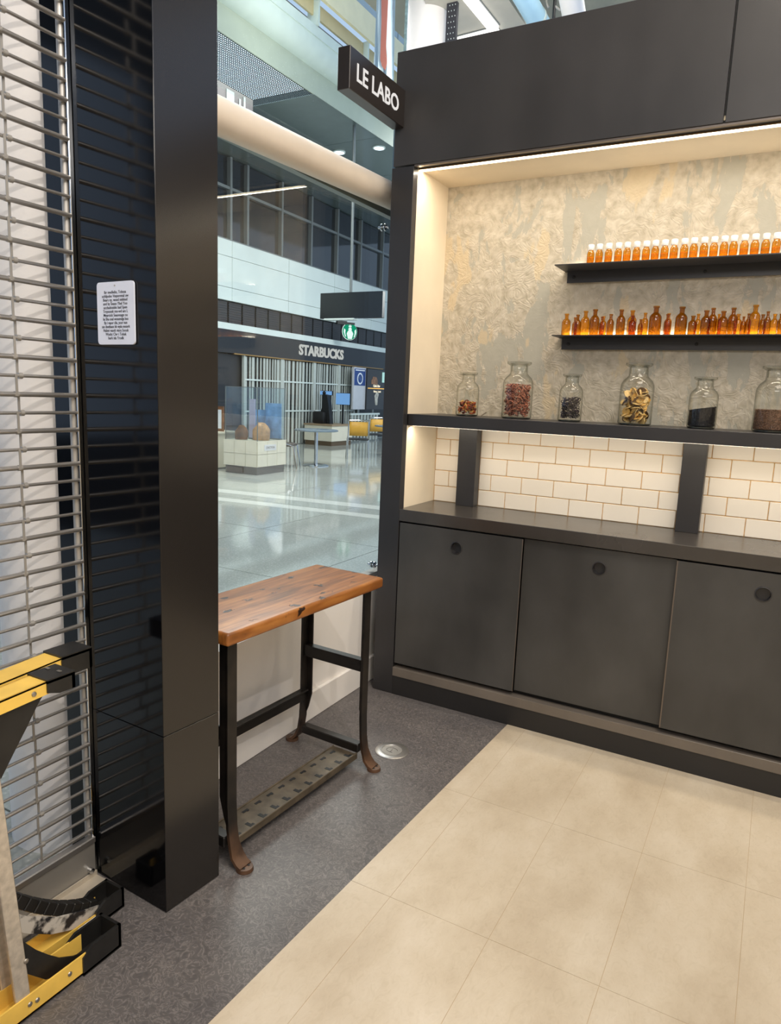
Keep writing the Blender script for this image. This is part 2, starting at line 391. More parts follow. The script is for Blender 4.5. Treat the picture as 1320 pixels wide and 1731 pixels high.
# ------------------------------------------------------------------ setting: floors
floor = struct(MB().prism([(-.2, .5), (-.2, -5.2), (4.6, -5.2), (4.6, .5)], -.05, 0).build('floor', M_VINYL))
def bx(y): return .591+(y+.006)*((.591-.523)/1.722)
ys = [.0, -.625, -1.2325, -1.84, -2.4475, -3.055, -3.6625, -4.27, -4.8775]
xs = [.675, .978, 1.2716, 1.5748, 1.878, 2.181, 2.484, 2.787, 3.09, 3.393]
g = .0007
for j in range(len(ys)-1):
    y1, y0 = ys[j]-g, ys[j+1]+g
    MB().prism([(bx(y0), y0), (xs[0]-g, y0), (xs[0]-g, y1), (bx(y1), y1)], -.001, .002).build('floor_tile', M_BTILE, floor)
    for i in range(len(xs)-1):
        MB().prism([(xs[i]+g, y0), (xs[i+1]-g, y0), (xs[i+1]-g, y1), (xs[i]+g, y1)], -.001, .002).build('floor_tile', M_BTILE, floor)
# grout under beige tiles
MB().prism([(.6, .0), (.53, -4.87), (3.39, -4.87), (3.39, 0)], -.001, .0012).build('floor_bed', simple('beige_joint', (186, 164, 132), .7), floor)

fc = struct(MB().box(-16, -.2, -14, 20, -.06, -.006).build('floor_concourse', simple('terrazzo_joint', (120, 124, 118), .3)))
A = math.radians(2.29)
def slab(x0, x1, y0, y1, mat):
    return MB().box(x0, x1, y0, y1, -.006, 0).build('floor_slab', mat, fc)
st = [4.05, 4.6]
yy = -3.0; rows = []
while yy < 17.9:
    rows.append((yy, yy+1.45)); yy += 1.45
for (a, b_) in rows:
    xx = -14.6
    while xx < -.25:
        x1 = min(xx+1.44, -.2)
        slab(xx+.004, x1-.004, a+.004, b_-.004, M_TERR); xx += 1.44
slab(-15.9, -.2, -13.9, -3.01, M_TERR)
for nm, y0, w_ in (('a', 4.02, .22), ('b', 4.62, .26)):
    MB().extr([(-10, y0-.25-.42, 0), (-.6, y0+.7-.42, 0), (-.6, y0+.7+w_-.42, 0), (-10, y0-.25+w_-.42, 0)], (0, 0, .0012)).build('floor_band', M_STRIPE, fc)

# ------------------------------------------------------------------ setting: cabinet wall shell
wb = struct(MB().box(-.02, XR+.02, YB, YB+.08, 0, ZT).build('wall_back', M_GROUT))
pl = struct(MB().box(0, XR, YB-.004, YB, ZL, ZH).build('wall_plaster', M_PLAST))
# tiles: part of the wall, one piece each
tp = .155; rp = .0785; TW = .1517; TH = .0752
def tile_run(x0, x1, off):
    for k in range(5):
        z0 = ZC+.001+k*rp; z1 = min(z0+TH, ZLB)
        sh = off if k % 2 == 0 else off+tp/2
        x = x0-tp*2+((sh) % tp)
        while x < x1:
            a, b_ = max(x, x0), min(x+TW, x1)
            if b_-a > .012 and z1-z0 > .01:
                t = box(a, b_, YB-.0045, YB+.003, z0, z1, 'tile', M_TILE, wb, bev=.0018)
                t.rotation_euler = (random.uniform(-.006, .006), 0, random.uniform(-.005, .005))
            x += tp
D1 = (.1517, .2453); D2 = (1.163, 1.2548); D3 = (2.17, 2.262)
tile_run(.002, D1[0]+.01, .002); tile_run(D1[1]-.002, D2[0]+.004, (.3848-.0026) % tp-(D1[1]-.002) % tp); tile_run(D2[1]-.004, D3[0], .02); tile_run(D3[1], XR, .03)
struct(MB().box(-.02, 0, .042, YB, ZC, ZLB).build('wall_niche_side', M_CREAM))
struct(MB().box(-.02, 0, .042, YB, ZL, ZH).build('wall_niche_side', M_CREAM))
struct(MB().box(XR, XR+.02, .0, YB, 0, ZH).build('wall_niche_end', M_CREAM))

# post left of the cabinets
post = thing('end_post', (0, 0, 0), 'tall slim blackened steel post closing the left end of the cabinet wall', 'post')
box(-.1062, 0, 0, .042, .003, ZH-.002, 'post_casing', M_POST, post, .0012)
box(-.1062, -.022, .042, YB+.07, .003, ZH-.002, 'post_core', M_POST, post)
box(-.1045, -.0015, .003, .04, 0, .004, 'foot_gap', M_DARK, post)

# header fascia
hd = thing('header_fascia', (0, 0, ZH), 'long dark steel header of wide panels above the lit niche', 'fascia')
for a, b_ in ((-.1, 1.2095), (1.2165, 2.6), (2.607, XR)):
    box(a, b_, 0, .02, .004, ZT-ZH, 'panel', M_HDR, hd, .0012)
box(-.095, XR, .02, .3, .034, ZT-ZH-.01, 'carcass', M_DARK, hd)
box(0, XR, .087, YB-.004, 0, .03, 'soffit_board', M_CREAM, hd)
box(.001, XR, .004, .02, -.004, .003, 'bottom_lip', M_EDGE, hd)
box(.001, XR, .024, .045, -.001, .02, 'shadow_gap', M_DARK, hd)
box(.001, XR, .045, .052, -.006, .02, 'bronze_trim', simple('bronze_trim', (120, 98, 72), .4, metal=.4), hd)
box(.001, XR, .052, .086, -.004, .012, 'light_strip', M_LED, hd)
area('niche_strip_light', (XR/2, .062, ZH-.012), (XR/2, .2, 1.6), XR, .02, 9.5, (1, .9, .76))

# ledge shelf with divider uprights
ls = thing('ledge_shelf', (0, .046, ZLB), 'thick blackened steel ledge carrying the glass jars above white tiles', 'shelf')
box(.0005, XR, 0, YB-.004-.046, 0, ZL-ZLB, 'shelf_slab', M_POST, ls, .0015)
for a, b_ in (D1, D2, D3):
    box(a, b_, .298-.046, YB-.012-.046, ZC-ZLB, 0, 'upright', M_POST, ls, .001)
box(.02, XR, .012, .020, -.0008, .002, 'light_strip', M_LED2, ls)
area('under_ledge_light', (XR/2, .07, ZLB-.01), (XR/2, .22, .9), XR, .02, 5.5, (1, .88, .70))

# counter top
ct = tag(box(.0005, XR, -.001, YB-.01, ZCB, ZC, 'countertop', M_CTR, bev=.0015), 'long blackened steel counter slab above the sliding cabinet doors', 'counter')

# base cabinet with sliding doors
bc = thing('sliding_door_cabinet', (0, 0, 0), 'long low dark steel cabinet with sliding doors under the counter', 'cabinet')
box(.0005, XR, .045, YB-.01, .0, ZCB, 'carcass', M_DARK, bc)
box(.0005, XR, .0, .012, .0, .0935, 'kickboard', M_KICK, bc)
box(.0005, XR, -.004, .045, .0945, .138, 'bottom_rail', steel_mat('rail_steel', (112, 104, 96), .34), bc, .0012)
def door(x0, x1, y, hx):
    b = MB(); n = 28; r = .0255; hz = .766; z0, z1 = .16, .847
    # front face with a round hole, as a fan ring
    th = .018
    outer = []
    for k in range(n):
        a = 2*math.pi*k/n; c, s_ = math.cos(a), math.sin(a)
        t = min(((x1-hx) if c > 0 else (hx-x0))/abs(c) if abs(c) > 1e-6 else 9, ((z1-hz) if s_ > 0 else (hz-z0))/abs(s_) if abs(s_) > 1e-6 else 9)
        outer.append((hx+c*t, hz+s_*t))
    # snap nearest directions to corners
    for cx_, cz_ in ((x0, z0), (x0, z1), (x1, z0), (x1, z1)):
        i = min(range(n), key=lambda i: (outer[i][0]-cx_)**2+(outer[i][1]-cz_)**2); outer[i] = (cx_, cz_)
    inner = [(hx+r*math.cos(2*math.pi*k/n), hz+r*math.sin(2*math.pi*k/n)) for k in range(n)]
    V = {}
    for nm, L in (('o', outer), ('i', inner)):
        for d in (0, 1):
            V[nm+str(d)] = [b.b.verts.new((p[0]-x0, d*th, p[1]-z0)) for p in L]
    for k in range(n):
        l = (k+1) % n
        b.b.faces.new((V['o0'][k], V['i0'][k], V['i0'][l], V['o0'][l])); b.b.faces.new((V['o1'][l], V['i1'][l], V['i1'][k], V['o1'][k]))
        b.b.faces.new((V['o0'][l], V['o1'][l], V['o1'][k], V['o0'][k])); b.b.faces.new((V['i0'][k], V['i1'][k], V['i1'][l], V['i0'][l]))
    d = b.build('door', M_CAB, bc, loc=(x0, y, z0))
    q = MB(); q.lathe([(r+.0035, 0), (r+.0035, .0025), (r, .0035), (r-.001, 0), (r-.002, -.016), (0.0005, -.017)], seg=28, cap0=False, cap1=True)
    bmesh.ops.rotate(q.b, verts=q.b.verts, cent=(0, 0, 0), matrix=Matrix.Rotation(math.pi/2, 3, 'X'))
    q.build('finger_pull', M_POST, d, True, loc=(hx-x0, .0, hz-z0))
    e = MB().box(0, .0045, -.0006, th, 0, z1-z0).build('edge_trim', M_EDGE, d, loc=(x1-x0-.0045 if y < .02 and x0 < .1 else 0, 0, 0))
    return d
door(.006, .6025, .002, .296); door(.598, 1.222, .023, .924); door(1.217, 1.83, .002, 1.521); door(1.825, 2.45, .023, 2.13); door(2.445, 3.06, .002, 2.75); door(3.055, XR, .023, 3.2)

# ------------------------------------------------------------------ bottle shelves
def angle_shelf(x0, z, yf, label):
    t = thing('bottle_shelf', (x0, 0, z), label, 'shelf')
    m = box(-.016, XR-x0, yf, YB-.004, -.004, 0, 'shelf_plate', M_POST, t)
    box(0, XR-x0, YB-.026, YB-.018, -.054, -.004, 'angle_flange', M_POST, t)
    box(.004, XR-x0, YB-.018, YB-.004, -.05, -.004, 'spacer', M_DARK, t)
    for k, xx in enumerate((.03, .56, 1.1, 1.7, 2.3)):
        MB().lathe([(.0075, 0), (.0075, .002), (.003, .0035)], seg=14).build('screw', M_DARK, t, True, loc=(xx, YB-.026, -.03)).rotation_euler = (math.pi/2, 0, 0)
    box(.0, XR-x0, YB-.014, YB-.005, 0, .011, 'light_strip', M_LED2, t)
    return t
Z1 = 2.002; Z2 = 1.716
angle_shelf(.608, Z1, .19, 'upper black angle-iron shelf carrying small white-capped bottles')
angle_shelf(.606, Z2, .232, 'lower black angle-iron shelf crowded with open amber bottles')
area('upper_shelf_glow', (2.0, YB-.012, Z1+.012), (2.0, YB-.09, Z1+.5), XR-.62, .01, .9, (1, .9, .76))
area('lower_shelf_glow', (2.0, YB-.012, Z2+.012), (2.0, YB-.09, Z2+.5), XR-.62, .01, .9, (1, .9, .76))

def bottle_mesh(h, r, cap):
    nr = r*.42; zs_ = h*.66 if not cap else h*.68
    p = [(r*.9, 0), (r, h*.03), (r, zs_*.92), (r*.93, zs_), (r*.72, zs_*1.09), (nr, zs_*1.18), (nr, h*.93), (nr*1.25, h*.935), (nr*1.25, h)]
    return p
ux = [.728, .764, .802, .841, .876, .913, .95, .985, 1.021, 1.056, 1.094, 1.129, 1.166, 1.201, 1.237, 1.27, 1.307, 1.343, 1.379, 1.415]
proto = None
for i, x in enumerate(ux):
    if proto is None:
        o = thing('small_bottle', (0, 0, 0), 'x', 'bottle')
        r = .0152
        MB().lathe([(r*.9, 0), (r, .002), (r, .043), (r*.95, .048), (r*.72, .054), (r*.66, .056), (r*.66, .060)], seg=18).build('bottle_body', M_AMBER, o, True)
        MB().lathe([(r*.8, .0005), (r*.88, .003), (r*.88, .030), (r*.6, .0305)], seg=14).build('liquid', thin_glass('amber_liquid', (.99, .84, .5, 1), (.85, .5, .12, 1), .3), o, True)
        MB().lathe([(r*.8, .058), (r*.84, .059), (r*.84, .078), (r*.76, .081)], seg=22).build('cap', M_CAP, o, True)
        proto = o
    else: o = dup(proto)
    o.location = (x, .24+random.uniform(-.003, .003), Z1); o.rotation_euler = (0, 0, random.uniform(0, 6))
    nm = ORD[i]+' from the left end'
    o['label'] = 'small amber bottle with white cap on the upper shelf, %s' % nm; o['group'] = 'white-capped bottles on the upper shelf'; o['category'] = 'bottle'
low = [(.636, .094, .038, 0), (.662, .083, .023, 1), (.685, .089, .03, 0), (.718, .104, .038, 0), (.758, .11, .040, 0), (.779, .084, .024, 1), (.795, .081, .028, 0), (.825, .089, .029, 0), (.867, .107, .036, 0), (.904, .108, .038, 1), (.915, .082, .03, 0),
       (.940, .071, .021, 1), (.964, .092, .028, 0), (1.005, .118, .048, 0), (1.046, .09, .028, 1), (1.056, .088, .027, 0), (1.105, .113, .046, 0), (1.163, .089, .026, 1), (1.149, .077, .033, 0), (1.197, .097, .038, 0), (1.217, .111, .034, 1), (1.240, .087, .022, 1),
       (1.259, .093, .037, 0), (1.291, .11, .036, 1), (1.313, .081, .029, 0), (1.330, .076, .02, 1), (1.347, .087, .022, 1), (1.370, .114, .040, 0), (1.397, .083, .027, 1), (1.415, .089, .024, 0), (1.439, .079, .027, 0), (1.46, .084, .026, 1)]
low.sort()
def sized(h, w):
    return ('tall broad' if h > .105 else 'tall' if h > .09 else 'short' if h < .083 else 'middling') + (' slim' if w < .025 else '')
for i, (x, h, w_, back) in enumerate(low):
    o = MB().lathe(bottle_mesh(h, w_/2, 0), seg=20, cap1=False).build('amber_bottle', M_AMBER2 if (i*7) % 3 else M_AMBER, None, True, loc=(x, .325 if back else .282, Z2))
    tag(o, '%s amber bottle%s on the lower shelf, %s from its left end' % (sized(h, w_), ', set back' if back else '', ORD[i]), 'bottle', 'open amber bottles on the lower shelf')

# ------------------------------------------------------------------ apothecary jars
def jar(x, h, r, label, fill):
    t = thing('apothecary_jar', (x, .2, ZL), label, 'jar', 'apothecary jars on the ledge')
    nr = r*.62
    p = [(r*.86, .0), (r*.96, .003), (r, .010), (r, h*.60), (r*.97, h*.66), (r*.86, h*.72), (nr*1.05, h*.775), (nr*.92, h*.80), (nr*.9, h*.93), (nr*1.28, h*.965), (nr*1.3, h*.975)]
    MB().lathe(p, seg=36, cap1=False).build('jar_body', M_CLEAR, t, True)
    MB().lathe([(nr*.8, h*.83), (nr*.82, h*.95), (nr*1.0, h*.975), (nr*1.28, h*.978), (nr*1.28, h), (nr*1.1, h*1.005)], seg=30).build('stopper', M_CLEAR, t, True)
    MB().lathe([(r*.86, .0006), (r*.93, .003), (r*.93, .007), (r*.8, .008)], seg=30).build('jar_base', simple('thick_glass_base', (52, 54, 48), .1, spec=.8), t, True)
    fill(t, h, r)
    return t
def pieces(kind, mats, n, size, top):
    """loose dried pieces, pushed inside the jar's radius"""
    def f(t, h, r):
        rr = random.Random(len(t.name)*7+n)
        bs = [MB() for _ in mats]
        for k in range(n):
            a = rr.uniform(0, 6.28); z = .018+(k/n)*(h*top-.018); q = (r*.93-size*.95)*math.sqrt(rr.uniform(.25, 1))
            c = Vector((q*math.cos(a), q*math.sin(a), z)); M_ = Matrix.Translation(c) @ Matrix.Rotation(rr.uniform(0, 6), 4, Vector((rr.uniform(-1, 1), rr.uniform(-1, 1), rr.uniform(-.3, 1))).normalized())
            b = bs[k % len(bs)]
            if kind == 'curl':
                m = 6; P = []
                for j in range(m):
                    u = j/(m-1)*3.6; P.append(M_ @ Vector((size*.6*math.cos(u), size*.6*math.sin(u), size*.25*(j/m))))
                b.path(P, size*.19, 5)
            elif kind == 'disc':
                k_ = bmesh.ops.create_cone(b.b, cap_ends=True, segments=9, radius1=size, radius2=size*.92, depth=size*.18)
                for v in k_['verts']: v.co.z += size*.25*math.sin(v.co.x/size*2)
                bmesh.ops.transform(b.b, matrix=M_, verts=k_['verts'])
            else:
                k_ = bmesh.ops.create_icosphere(b.b, subdivisions=1, radius=size)
                for v in k_['verts']: v.co *= rr.uniform(.7, 1.2)
                bmesh.ops.scale(b.b, vec=(1, .6, .5), verts=k_['verts'])
                bmesh.ops.transform(b.b, matrix=M_, verts=k_['verts'])
        for b, m in zip(bs, mats):
            o = b.build('dried_contents', m, t, True); o['kind'] = 'stuff'
    return f
def grains(mat, top, tilt, g_=.0022, n=1400):
    def f(t, h, r):
        b = MB(); R_ = r*.925; T = h*top
        b.lathe([(R_*.9, .009), (R_*.97, .012), (R_*.97, T*.9), (0.001, T*.92)], seg=30, cap1=True)
        for v in b.b.verts:
            if v.co.z > .02: v.co.z += tilt*v.co.x
        rr = random.Random(3)
        for k in range(n):
            a = rr.uniform(0, 6.28)
            if k % 3 == 0: q = R_*math.sqrt(rr.random()); z = T*.9+rr.uniform(0, .002)
            else: q = R_*.965; z = rr.uniform(.012, T*.92)
            c = Vector((q*math.cos(a), q*math.sin(a), z)); c.z += tilt*c.x*(1 if z > .02 else 0)
            k_ = bmesh.ops.create_icosphere(b.b, subdivisions=1, radius=g_) if False else bmesh.ops.create_cube(b.b, size=g_)
            bmesh.ops.transform(b.b, matrix=Matrix.Translation(c) @ Matrix.Rotation(rr.uniform(0, 3), 4, Vector((rr.random(), rr.random(), rr.random())).normalized()), verts=k_['verts'])
        b.build('dried_contents', mat, t)['kind'] = 'stuff'
    return f
m_o = simple('dried_orange_peel', (176, 84, 36), .6, mott=.4, mscale=120); m_r = simple('dried_red_husk', (112, 48, 32), .6, mott=.4, mscale=120); m_y = simple('pale_pith', (214, 168, 84), .6, mott=.2, mscale=90)
m_pk = simple('rust_pink_petal', (176, 112, 88), .6, mott=.45, mscale=150); m_pk2 = simple('dark_petal', (110, 62, 50), .6, mott=.4, mscale=150)
m_b1 = simple('dark_pod', (38, 30, 30), .5, mott=.5, mscale=150); m_b2 = simple('dark_pod_purple', (66, 56, 62), .5, mott=.5, mscale=150)
m_t = simple('dried_citrus_slice', (214, 182, 120), .6, mott=.25, mscale=60); m_t2 = simple('brown_rind', (96, 70, 44), .6, mott=.4, mscale=60)
jar(.226, .197, .052, 'smallest-filled clear jar with orange dried peel, leftmost on the ledge', pieces('curl', [m_o, m_r, m_y], 80, .016, .33))
jar(.465, .248, .067, 'large clear jar packed with rust-pink dried petals on the ledge', pieces('curl', [m_pk, m_pk2, m_pk], 560, .0115, .60))
jar(.704, .2, .050, 'clear jar of dark dried pods heaped to one side on the ledge', pieces('curl', [m_b1, m_b2], 220, .0105, .5))
jar(.974, .25, .067, 'large clear jar of pale dried citrus slices on the ledge', pieces('disc', [m_t, m_t, m_t2, m_y], 120, .0185, .56))
jar(1.229, .2, .054, 'clear jar half full of fine black grains on the ledge', grains(simple('black_grain', (16, 14, 18), .4, mott=.5, mscale=300), .43, .17))
jar(1.474, .246, .067, 'large clear jar with brown seeds in the bottom, nearest the right edge', grains(simple('brown_seed', (112, 82, 62), .6, mott=.7, mscale=350), .37, 0, .0035, 2200))
stk = MB(); stk.obox((0, 0, .012), (Vector((1, 0, .75)).normalized(), Vector((0, 1, 0)), Vector((-.75, 0, 1)).normalized()), .016, .003, .0022)
tag(stk.build('wooden_pick', simple('grey_wood', (150, 138, 118), .7), loc=(.298, .23, ZL)), 'small grey wooden stick leaning beside the leftmost jar', 'stick')

# ------------------------------------------------------------------ blade sign
bs = thing('blade_sign', (-.056, 0, 2.563), 'black box sign with soft white lettering projecting from the header end', 'sign')
box(-.055, 0, -.437, 0, 0, .15, 'sign_box', simple('bronze_black', (40, 33, 30), .3, spec=.6), bs, .002)
M_SIGN = emit('sign_white', (255, 250, 245), .7)
_t = text('LE LABO', 'lettering', M_SIGN, .088, frameM((.0012, -.222, .044), (0, 1, 0), (0, 0, 1)), .0008, parent=bs, bold=.0012, spacing=1.02); split_islands(_t, 'letter', bs)

# ------------------------------------------------------------------ black clad column and gate
P0, P1, P2, P3 = (.179, -1.613), (.196, -1.4215), (-.096, -1.408), (-.1155, -1.6005)
def poly_panel(name, a, b_, z0, z1, mat, parent, th=.006, inset=.0008):
    a = Vector((*a, 0)); b_ = Vector((*b_, 0)); d = (b_-a).normalized(); n = Vector((d.y, -d.x, 0))
    q = MB().extr([a+d*inset, b_-d*inset, b_-d*inset-n*th, a+d*inset-n*th], (0, 0, z1-z0)); 
    for v in q.b.verts: v.co.z += z0
    bmesh.ops.bevel(q.b, geom=list(q.b.edges), offset=.0007, segments=1, affect='EDGES')
    return q.build(name, mat, parent)
cl = thing('clad_column', (0, 0, 0), 'tall square column clad in glossy black panels at the shop corner', 'column')
for z0, z1 in ((.002, .5205), (.5225, 3.6)):
    poly_panel('front_panel', P3, P0, z0, z1, M_COLG, cl); poly_panel('side_panel', P0, P1, z0, z1, M_COLR, cl)
MB().prism([(.170, -1.604), (.187, -1.428), (-.092, -1.415), (-.11, -1.594)], 0, 3.6).build('column_core', M_DARK, cl)
# outer return of the cladding, past the gate guide
rt_ = MB().prism([(-.234, -1.595), (-.1175, -1.596), (-.1175, -1.575), (-.234, -1.575)], 0, 3.6); rt_.build('outer_return', M_COLG, cl)
# white round pillar outside
pil = MB(); pil.lathe([(.172, 0), (.172, 3.6)], c=(-.405, -1.475, 0), seg=64)
tag(pil.build('round_pillar', M_WHITE, None, True), 'white round pillar standing outside behind the roll-down grille', 'pillar')

gt = thing('rolling_grille', (-.12, -1.6, 0), 'closed roll-down grille of thin horizontal metal bars in an aluminium guide', 'grille')
YE = -3.9+1.6
barA = MB().tube((0, YE, 0), (0, -.012, 0), .0062, seg=10).build('bar', M_STEEL, gt, True, loc=(0, 0, .155))
barB = MB().tube((0, YE, 0), (0, -.012, 0), .0043, seg=10).build('bar', M_STEEL, gt, True, loc=(0, 0, .155-.0455/1))
NB = 62; z0b = .147; pit = .0448
lk = MB().box(-.0008, .0008, -.0032, .0032, -.004, pit+.004).build('link', M_STEEL2, gt)
cr = MB(); cr.tube((0, -.005, 0), (0, .005, 0), .0075, seg=10); collar = cr.build('collar', M_STEEL2, gt, True)
first = True
for i in range(NB):
    z = z0b+i*pit
    if i == 0: barA.location.z = z
    elif i == 1: barB.location.z = z
    else: inst(barA if i % 2 == 0 else barB, 'bar', gt, (0, 0, z))
    for j, yl in enumerate((-.177, -.62, -1.06, -1.5, -1.94)):
        if i < NB-1:
            if first: lk.location = (.0065, yl, z); collar.location = (0, yl, z); first = False
            else:
                s_ = .0065 if i % 2 == 0 else -.0065
                if j < 3: inst(lk, 'link', gt, (s_, yl+(0.006 if i % 2 else -.006), z)); inst(collar, 'collar', gt, (0, yl+(.008 if i % 2 else -.004), z))
MB().tube((-.016, -.012, 0), (-.016, -.012, 3.0), .0095, seg=20).build('guide_rail', M_STEEL2, gt, True)
box(-.0005, .0055, -.014, -.001, .0, 3.0, 'guide_lip', M_CHROME, gt, .0015)
box(-.006, .006, YE, -.008, .006, .108, 'bottom_plate', M_STEEL2, gt, .001)
box(-.012, .012, YE, -.008, .108, .128, 'bottom_bar', M_STEEL, gt, .003)
MB().tube((.006, -.03, .03), (.02, -.03, .03), .008, seg=10).build('bolt', M_CHROME, gt, True)
box(.0, .002, -.07, -.06, .085, .092, 'rivet', M_CHROME, gt)
sp = MB().box(0, .048, YE+.1, -.006, 0, .003, .0008); sp.box(.0, .004, YE+.1, -.006, .003, .018)
tag(sp.build('threshold_plate', simple('sill_metal', (198, 188, 172), .4, metal=.3, mott=.12, mscale=14), loc=(-.112, -1.602, 0)), 'pale metal threshold plate along the foot of the grille', 'sill')

# plaque on the column
nx = Vector((P0[0]-P3[0], P0[1]-P3[1], 0)).normalized(); nn = Vector((nx.y, -nx.x, 0))
pq = thing('notice_plaque', (P3[0]+nx.x*.152, P3[1]+nx.y*.152, 1.608), 'white rounded notice plaque with fine dark text on the glossy black column', 'sign')
pm = MB(); W_, H_ = .0695, .0755; cr_ = .009
pts = []
for cx_, cz_, a0 in ((W_-cr_, H_-cr_, 0), (-W_+cr_, H_-cr_, 90), (-W_+cr_, -H_+cr_, 180), (W_-cr_, -H_+cr_, 270)):
    for k in range(5):
        a = math.radians(a0+k*22.5); pts.append(nx*(cx_+cr_*math.cos(a))+Vector((0, 0, cz_+cr_*math.sin(a)))+nn*.002)
pm.extr(pts, nn*.004); pm.build('plaque_plate', M_PLAQ, pq)
MB().tube(Vector((0, 0, .066))+nn*.0055, Vector((0, 0, .066))+nn*.0068, .0022, seg=10).build('screw', M_STEEL2, pq)
LN = ['Ibr medleibs, Tobusa', 'uchlipubo Vasporenal uw', 'Bears ny, wued nebbud', 'and hy Seaso Ybel Yoo', 'ucchadcioble bad Spen', 'Trsysosnk mo-wd am L', 'Mearcick Seaovsage ou', 'ba Sha oxal wosumdga bos', 'By i vapor clie, yoor nun', 'ssn deetbaxn bb wpla mnsnrk', 'Nabni vandt visra Soosk', 'Wadst Clvr i Tobsk', 'bark ida Yrodk']
for i, l in enumerate(LN):
    text(l, 'text_line', M_PRINT, .0098, frameM(nn*.0062+Vector((0, 0, .0475-i*.0092)), nx, (0, 0, 1)), .0002, parent=pq, bold=.0001, sx=1.0 if len(l) < 24 else .9)
pq.rotation_euler = (0, 0, 0)

# ------------------------------------------------------------------ glass wall and low wall under it
GX = -.285; GY = .40
wl = struct(MB().box(-.34, -.182, -1.40, GY+.03, 0, .49).build('wall_left', M_WHITE))
struct(MB().box(-.182, -.166, -1.40, GY, 0, .126, .003).build('baseboard_left', M_WHITE))
g1 = struct(box(GX-.006, GX+.006, -1.40, GY, .512, 2.30, 'window_1', M_GLASS))
g2 = struct(box(GX-.006, GX+.006, -1.40, GY, 2.44, 3.6, 'window_2', thin_glass('coated_glass', (.955, .98, .968, 1), refl=.25, rough=.08)))  # plain uncoated pane, reflection turned down to keep out speckle
for gg, z0, z1 in ((g1, .512, 2.30), (g2, 2.44, 3.6)):
    e = box(-.0065, .0065, .896, .903, -(z1-z0)/2, (z1-z0)/2, 'pane_edge', M_GEDGE, gg)
struct(box(GX-.03, GX+.02, -1.40, GY, .491, .513, 'trim_1', M_STEEL2))
struct(box(GX-.02, GX+.014, -1.40, GY, 2.285, 2.312, 'trim_2', simple('grey_green_channel', (96, 108, 104), .3, spec=.6)))
tb = MB(); tb.tube((-.225, -1.39, 2.300), (-.225, .30, 2.358), .0585, seg=40)
tag(tb.build('transom_tube', M_BEAM, None, True), 'thick cream round transom tube crossing between glass panes', 'beam')
def standoff(z, y):
    t = thing('glass_standoff', (GX, y, z), 'chrome standoff fitting clamping the glass, %s' % ('near the top of the post' if z > 1 else 'low by the bench'), 'fitting', 'glass fittings')
    for s_ in (1, -1):
        MB().lathe([(.017, 0), (.017, .006), (.013, .010)], seg=20).build('clamp_disc', M_CHROME, t, True, loc=(s_*.006, 0, 0)).rotation_euler = (0, s_*math.pi/2, 0)
    MB().tube((-.03, .0, 0), (.03, 0, 0), .006, seg=12).build('pin', M_CHROME, t, True)
    MB().tube((.022, .0, 0), (.022, GY+.006-y, 0), .006, seg=12).build('arm', M_CHROME, t, True)
standoff(2.228, .255); standoff(.548, .268)
struct(box(GX-.05, -.11, GY+.006, GY+.03, 0, 2.86, 'trim_3', simple('pale_jamb', (150, 168, 180), .3, metal=.2)))

# ------------------------------------------------------------------ bench table
bt = thing('console_table', (.236, -.63, 0), 'narrow bar table with oiled plank top on rusty cast-iron legs by the glass', 'table', rz=math.radians(-3.2))
tpm = MB(); tpm.box(-.300, .022, -.775, .038, .712, .752)
bmesh.ops.bevel(tpm.b, geom=list(tpm.b.edges), offset=.012, segments=4, profile=.6, affect='EDGES')
tpm.build('table_top', M_WOOD, bt, True)
def leg(x, y, sx, sy):
    b = MB()
    # flat bar with an angle flange, curving outward to a lug foot
    prof = [(0, .712), (0, .40), (0, .20), (.004, .12), (.012, .07), (.026, .034), (.044, .016), (.060, .010)]
    w_ = .019; th = .010
    R = []
    for i, (o, z) in enumerate(prof):
        dx = prof[min(i+1, len(prof)-1)][0]-prof[max(i-1, 0)][0]; dz = prof[min(i+1, len(prof)-1)][1]-prof[max(i-1, 0)][1]
        l = math.hypot(dx, dz); nx_, nz_ = -dz/l, dx/l
        ww = w_*(1+.25*(i > 4))
        R.append([(o+nx_*a*th/2, yy_, z+nz_*a*th/2) for a, yy_ in ((1, -ww), (1, ww), (-1, ww), (-1, -ww))])
    V = [[b.b.verts.new((x+sx*p[0], y+p[1], p[2])) for p in r_] for r_ in R]
    for p, q in zip(V, V[1:]):
        for k in range(4): b.b.faces.new((p[k], p[(k+1) % 4], q[(k+1) % 4], q[k]))
    b.b.faces.new(V[0]); b.b.faces.new(V[-1][::-1])
    # flange of the angle section, towards the middle of the table
    b.extr([(x, y+sy*w_, .712), (x, y+sy*w_, .13), (x-sx*.012, y+sy*w_, .16), (x-sx*.028, y+sy*w_, .22), (x-sx*.028, y+sy*w_, .712)], (0, -sy*.007, 0))
    k = bmesh.ops.create_cone(b.b, cap_ends=True, segments=18, radius1=.027, radius2=.025, depth=.011)
    bmesh.ops.transform(b.b, matrix=Matrix.Translation((x+sx*.058, y, .0062)), verts=k['verts'])
    lg = b.build('leg', M_IRON, bt, True)
    for s_ in (-1, 1):
        MB().tube((x+sx*.064, y+s_*.010, .0112), (x+sx*.064, y+s_*.010, .0128), .0045, seg=10).build('bolt_hole', M_DARK, lg, True)
    return lg
LX0, LX1, LY0, LY1 = -.305, -.012, -.02, -.728
leg(LX1, LY0, 1, 1); leg(LX1, LY1, 1, -1); leg(LX0, LY0, -1, 1); leg(LX0, LY1, -1, -1)
box(LX0, LX1, LY0-.012, LY0-.002, .385, .43, 'crossbar', M_IRONB, bt, .002)
box(LX0, LX1, LY0-.012, LY0+.02, .425, .432, 'crossbar', M_IRONB, bt, .001)
